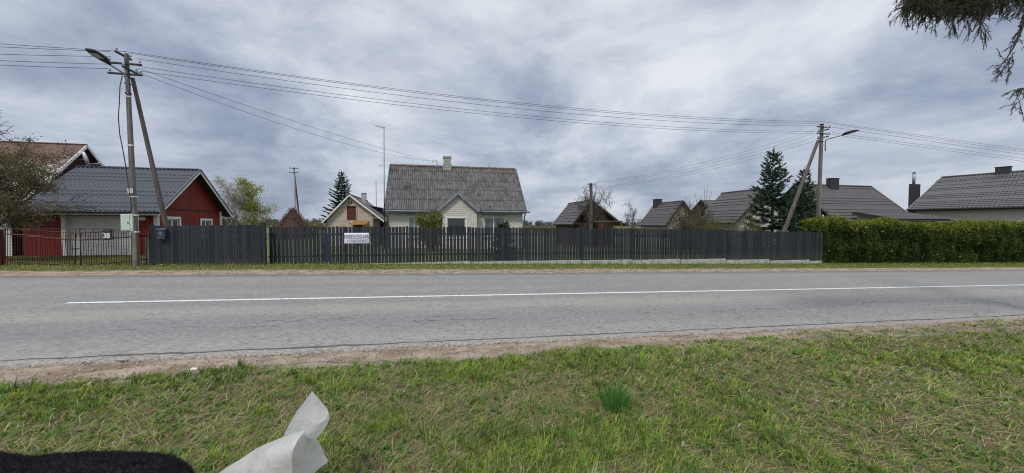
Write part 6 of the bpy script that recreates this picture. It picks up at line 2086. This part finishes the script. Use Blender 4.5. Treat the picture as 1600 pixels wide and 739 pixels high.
ln_ = np.linalg.norm(E_ - S_, axis=1)
cnt = np.maximum(3, (ln_ * 330).astype(int))
ti = np.repeat(np.arange(len(S_)), cnt)
n = len(ti)
f = rng.rand(n)
P = S_[ti] + (E_ - S_)[ti] * f[:, None]
ax = (E_ - S_)[ti] / (ln_[ti][:, None] + 1e-6)
D = ax * 0.9 + rng.normal(0, 0.65, (n, 3))
pal = np.array([(0.030, 0.050, 0.020), (0.022, 0.040, 0.020), (0.045, 0.065, 0.022), (0.05, 0.045, 0.03)])
C = pal[rng.choice(4, n, p=[0.35, 0.35, 0.2, 0.1])] * rng.uniform(0.7, 1.3, (n, 1)) * TC[ti][:, None]
nd = NP(); nd.add(*diamonds(P, D, rng.uniform(0.013, 0.024, n), 0.0036, rng, C)); nd.build('needles', M_['needle'], root, base)


# ------------------------------------------------------------------ the film and the dark bundle in the foreground
def pY(px, py, Y): return Vector(pxy(px, py, Y))


def loft(mb, A, B, n=14, m_=10, bulge=0.0, curl=None, nrm=None):
    """surface between two polylines"""
    def samp(L, t):
        x = t * (len(L) - 1); i = min(int(x), len(L) - 2); f = x - i
        p0, p1, p2, p3 = L[max(i - 1, 0)], L[i], L[i + 1], L[min(i + 2, len(L) - 1)]
        return 0.5 * ((2 * p1) + (p2 - p0) * f + (2 * p0 - 5 * p1 + 4 * p2 - p3) * f * f + (3 * p1 - p0 - 3 * p2 + p3) * f ** 3)
    vs, fs = [], []
    for i in range(n + 1):
        a, b = samp(A, i / n), samp(B, i / n)
        for j in range(m_ + 1):
            t = j / m_
            p = a.lerp(b, t) + nrm * (bulge * math.sin(PI * t) * (b - a).length)
            vs.append(p)
    for i in range(n):
        for j in range(m_):
            k = i * (m_ + 1) + j
            fs.append((k, k + 1, k + m_ + 2, k + m_ + 1))
    mb.add(vs, fs)


Y0 = 1.95
gb = gpoint(430, 730)
org = tuple(pY(440, 760, Y0)); org = (org[0], org[1], G(org[0], org[1]))
film = empty('plastic_film', org, 'twisted milky white plastic film sticking up from the near grass', 'plastic film')
fw_ = Vector((0, -1, 0.25)).normalized()
mb = MB(org)
A = [pY(x, y, Y0 + dy) for x, y, dy in ((443, 680, 0.06), (452, 662, 0.05), (464, 642, 0.05), (477, 625, 0.05), (487.5, 610.5, 0.05))]
B_ = [pY(x, y, Y0 + dy) for x, y, dy in ((492, 681, -0.02), (511, 662, -0.03), (513.5, 644, 0.0), (504, 629, 0.03), (488.5, 611, 0.05))]
loft(mb, A, B_, 16, 12, -0.16, nrm=fw_)
# rolled lip on its right side
A2 = [pY(x, y, Y0 + dy) for x, y, dy in ((513.5, 644, 0.0), (514, 655, -0.03), (508, 667, -0.05), (496, 683, -0.05), (482, 688, -0.04))]
B2 = [pY(x, y, Y0 + dy) for x, y, dy in ((513, 645, -0.01), (504, 657, -0.08), (492, 664, -0.10), (482, 671, -0.10), (474, 676, -0.08))]
loft(mb, A2, B2, 14, 6, 0.18, nrm=fw_)
mb.build('upper_flap', M_['plastic film'], film, smooth=True, fix=False)
mb = MB(org)
dn = lambda x, y, dy: Vector((*pY(x, y, Y0 + dy)[:2], G(*pY(x, y, Y0 + dy)[:2]) - 0.01))
A = [pY(x, y, Y0 + dy) for x, y, dy in ((474, 672, -0.06), (455, 677, -0.04), (432, 686, -0.02), (405, 698, 0.0), (375, 717, 0.02), (340, 740, 0.03))] + [dn(300, 765, 0.05)]
B_ = [pY(x, y, Y0 + dy) for x, y, dy in ((476, 674, -0.07), (470, 680, -0.12), (462, 693, -0.16), (457, 706, -0.18), (456, 720, -0.18), (457, 740, -0.17))] + [dn(455, 760, -0.14)]
loft(mb, A, B_, 22, 16, 0.10, nrm=fw_)
A = B_
B_ = [pY(x, y, Y0 + dy) for x, y, dy in ((477, 674, -0.06), (493, 683, -0.02), (502, 697, 0.0), (507, 710, 0.02), (511, 722, 0.02), (489, 742, 0.0))] + [dn(480, 765, 0.02)]
loft(mb, A, B_, 22, 14, -0.20, nrm=fw_)
mb.build('lower_sheet', M_['plastic film'], film, smooth=True, fix=False)

# dark furry bundle
Y1 = 1.72
c0 = pY(120, 742, Y1)
org = (c0.x, c0.y, G(c0.x, c0.y))
dk = empty('dark_bundle', org, 'black fuzzy bundle lying across the lower left corner', 'bundle')
left, right = pY(-70, 730, Y1), pY(303, 748, Y1)
axis = right - left
Lb_ = axis.length
rng = np.random.RandomState(3)
nu_, nr_ = 40, 22
vs, fs, nrmv = [], [], []
prof = [(-70, 722), (0, 732), (40, 725), (100, 721), (160, 720), (200, 723), (235, 728), (255, 735), (275, 744), (288, 757)]
zt_ = [pY(x, y, Y1) for x, y in prof]
for i in range(nu_ + 1):
    x = -70 + (360) * i / nu_
    yt = float(np.interp(x, [q[0] for q in prof], [q[1] for q in prof]))
    t = pY(x, yt, Y1)
    g0 = G(t.x, t.y)
    H = max(t.z - g0, 0.02)
    endk = math.sqrt(max(0.0, 1 - max(0, (i - nu_ * 0.8) / (nu_ * 0.2)) ** 2))
    dep = 0.26 * max(endk, 0.05)
    hh = H * max(endk, 0.35) if i > nu_ * 0.97 else H
    for j in range(nr_ + 1):
        a = PI * j / nr_
        nz1 = 0.02 * (fbm(x * 0.02, j * 0.3, 1.0, 3) - 0.5)
        vs.append(Vector((t.x, t.y - dep * math.cos(a), g0 + hh * math.sin(a) ** 0.75 + nz1 * math.sin(a))))
for i in range(nu_):
    for j in range(nr_):
        k = i * (nr_ + 1) + j
        fs.append((k, k + nr_ + 1, k + nr_ + 2, k + 1))
mb = MB(org); mb.add(vs, fs); body = mb.build('body', M_['black fur skin'], dk, smooth=True, fix=True)
Vn = np.array([tuple(p) for p in vs]).reshape(nu_ + 1, nr_ + 1, 3)
n = 42000
fi, fj = rng.uniform(0, nu_ - 0.01, n), rng.uniform(1, nr_ - 1.01, n)
i0, j0 = fi.astype(int), fj.astype(int)
a_, b_ = (fi - i0)[:, None], (fj - j0)[:, None]
P = Vn[i0, j0] * (1 - a_) * (1 - b_) + Vn[i0 + 1, j0] * a_ * (1 - b_) + Vn[i0, j0 + 1] * (1 - a_) * b_ + Vn[i0 + 1, j0 + 1] * a_ * b_
e1 = Vn[i0 + 1, j0] - Vn[i0, j0]; e2 = Vn[i0, j0 + 1] - Vn[i0, j0]
nn = np.cross(e1, e2); nn /= np.linalg.norm(nn, axis=1, keepdims=True) + 1e-9
nn[nn[:, 2] < 0] *= -1
D = nn + rng.normal(0, 0.5, (n, 3))
C = np.array([(0.010, 0.010, 0.013), (0.016, 0.016, 0.021), (0.024, 0.024, 0.03)])[rng.randint(0, 3, n)]
fur = NP(); fur.add(*diamonds(P - nn * 0.004, D, rng.uniform(0.012, 0.030, n), 0.0022, rng, C)); fur.build('fur', M_['fur'], dk, org)

# ------------------------------------------------------------------ sky, light, camera
SUN_EL, SUN_AZ = math.radians(52), math.radians(200)      # soft sun behind cloud, behind and right of the viewer
w = bpy.data.worlds.new('World')
S.world = w
w.use_nodes = True
n = N(w.node_tree)
tc = n.n('ShaderNodeTexCoord').outputs['Generated']
sp = n.n('ShaderNodeSeparateXYZ', {0: tc})
zc_ = n.math('MAXIMUM', sp.outputs[2], 0.0)
mp = lambda sc, loc, rot=0.0: n.n('ShaderNodeMapping', {0: tc, 'Scale': sc, 'Location': loc, 'Rotation': (0, rot, 0)}).outputs[0]
low_ = n.noise(mp((3.4, 3.4, 15.0), (2.3, 5.1, 0.4), 0.03), 1.0, 10, 0.62, 0.25)
mid_ = n.noise(mp((2.7, 2.7, 6.0), (7.7, 1.3, 3.2), -0.06), 1.0, 12, 0.60, 0.3)
mid_ = n.math('ADD', n.math('MULTIPLY', n.math('SUBTRACT', mid_, 0.5), 1.30), 0.5)
hi_ = n.noise(mp((2.2, 2.2, 3.2), (3.1, 8.2, 1.7), 0.25), 1.0, 12, 0.58, 0.3)
hi_ = n.math('ADD', n.math('MULTIPLY', n.math('SUBTRACT', hi_, 0.5), 0.85), 0.515)
fin = n.noise(mp((7.0, 7.0, 12.0), (1.4, 2.2, 6.0), 0.08), 1.0, 9, 0.66, 0.3)
e1_ = n.rng(zc_, 0.06, 0.24)
e2_ = n.rng(zc_, 0.16, 0.42)
mixf = lambda f, a, b: n.math('ADD', n.math('MULTIPLY', a, n.math('SUBTRACT', 1.0, f)), n.math('MULTIPLY', b, f))
body_ = mixf(e2_, mixf(e1_, mixf(0.35, low_, mid_), mixf(0.85, low_, mid_)), mixf(0.45, mid_, hi_))
d_ = n.math('ADD', n.math('MULTIPLY', body_, 0.87), n.math('MULTIPLY', fin, 0.13))


def lobe(px, py, width, gain):
    r_ = Vector(ray(px, py)).normalized()
    dp = n.n('ShaderNodeVectorMath', {0: tc, 1: tuple(r_)}, operation='DOT_PRODUCT').outputs['Value']
    return n.math('MULTIPLY', n.rng(dp, math.cos(width), 1.0), gain)


# a thin bright break and heavier banks, as in the sky that day
dev = n.math('ADD', lobe(990, 120, 0.24, 0.075), lobe(330, 225, 0.40, -0.055))
dev = n.math('ADD', dev, n.math('ADD', lobe(880, 245, 0.22, -0.045), lobe(100, 170, 0.45, -0.02)))
dev = n.math('ADD', dev, n.math('ADD', lobe(1440, 130, 0.4, -0.01), lobe(1100, 230, 0.22, -0.05)))
dev = n.math('ADD', dev, n.math('ADD', lobe(620, 130, 0.22, 0.035), lobe(930, 330, 0.14, 0.05)))
d_ = n.math('ADD', n.math('ADD', d_, dev), n.rng(zc_, 0.14, 0.36, 0.0, 0.012))
cr = n.n('ShaderNodeValToRGB', {0: d_})
el = cr.color_ramp.elements
stops = [(0.29, (1.70, 2.02, 2.80)), (0.40, (2.48, 2.87, 3.72)), (0.48, (3.45, 3.83, 4.62)), (0.56, (4.50, 4.84, 5.45)), (0.68, (5.9, 6.15, 6.5))]
while len(el) < len(stops): el.new(0.5)
SC = 10.0
for e, (p, c) in zip(el, stops):
    e.position = p
    e.color = (c[0] / SC, c[1] / SC, c[2] / SC, 1)
cl = n.n('ShaderNodeVectorMath', {0: cr.outputs[0], 'Scale': SC}, operation='SCALE').outputs[0]
hz = n.rng(zc_, 0.05, 0.0)
cl = n.mix(n.math('MULTIPLY', hz, 0.5), cl, (3.4, 3.9, 4.6))
cl = n.mix(n.rng(zc_, 0.55, 0.75), cl, (3.7, 3.95, 4.2))
zen = n.rng(zc_, 0.55, 0.85, 1.0, 2.5)
cl = n.n('ShaderNodeVectorMath', {0: cl, 'Scale': zen}, operation='SCALE').outputs[0]
sky = n.n('ShaderNodeTexSky', sky_type='NISHITA', sun_disc=False)
sky.sun_elevation = SUN_EL
sky.sun_rotation = SUN_AZ
sky.air_density = 1.0
sky.dust_density = 2.0
mx = n.mix(0.94, n.n('ShaderNodeVectorMath', {0: sky, 'Scale': 1.0}, operation='SCALE').outputs[0], cl)
bgd = n.n('ShaderNodeBackground', {0: mx, 1: 0.10})
n.n('ShaderNodeOutputWorld', {0: bgd})

sl_ = bpy.data.lights.new('sun', 'SUN')
sl_.energy = 1.5
sl_.angle = math.radians(10)
sl_.color = (1.0, 0.975, 0.93)
so = bpy.data.objects.new('sun', sl_)
COL.objects.link(so)
dirv = Vector((math.sin(SUN_AZ) * math.cos(SUN_EL), math.cos(SUN_AZ) * math.cos(SUN_EL), math.sin(SUN_EL)))
so.rotation_euler = dirv.to_track_quat('Z', 'Y').to_euler()

cam = bpy.data.cameras.new('camera')
cam.sensor_width = 36
cam.lens = 36 * F / 1600
cam.clip_start = 0.05
cam.clip_end = 6000
co = bpy.data.objects.new('camera', cam)
COL.objects.link(co)
co.location = (0, 0, EYE)
co.rotation_euler = (PI / 2 - PITCH, 0, 0)
S.camera = co
S.view_settings.view_transform = 'Standard'
S.view_settings.look = 'None'
S.view_settings.exposure = 0.45
S.view_settings.gamma = 1.0
S.cycles.filter_width = 1.1
S.cycles.max_bounces = 6
S.cycles.transparent_max_bounces = 6
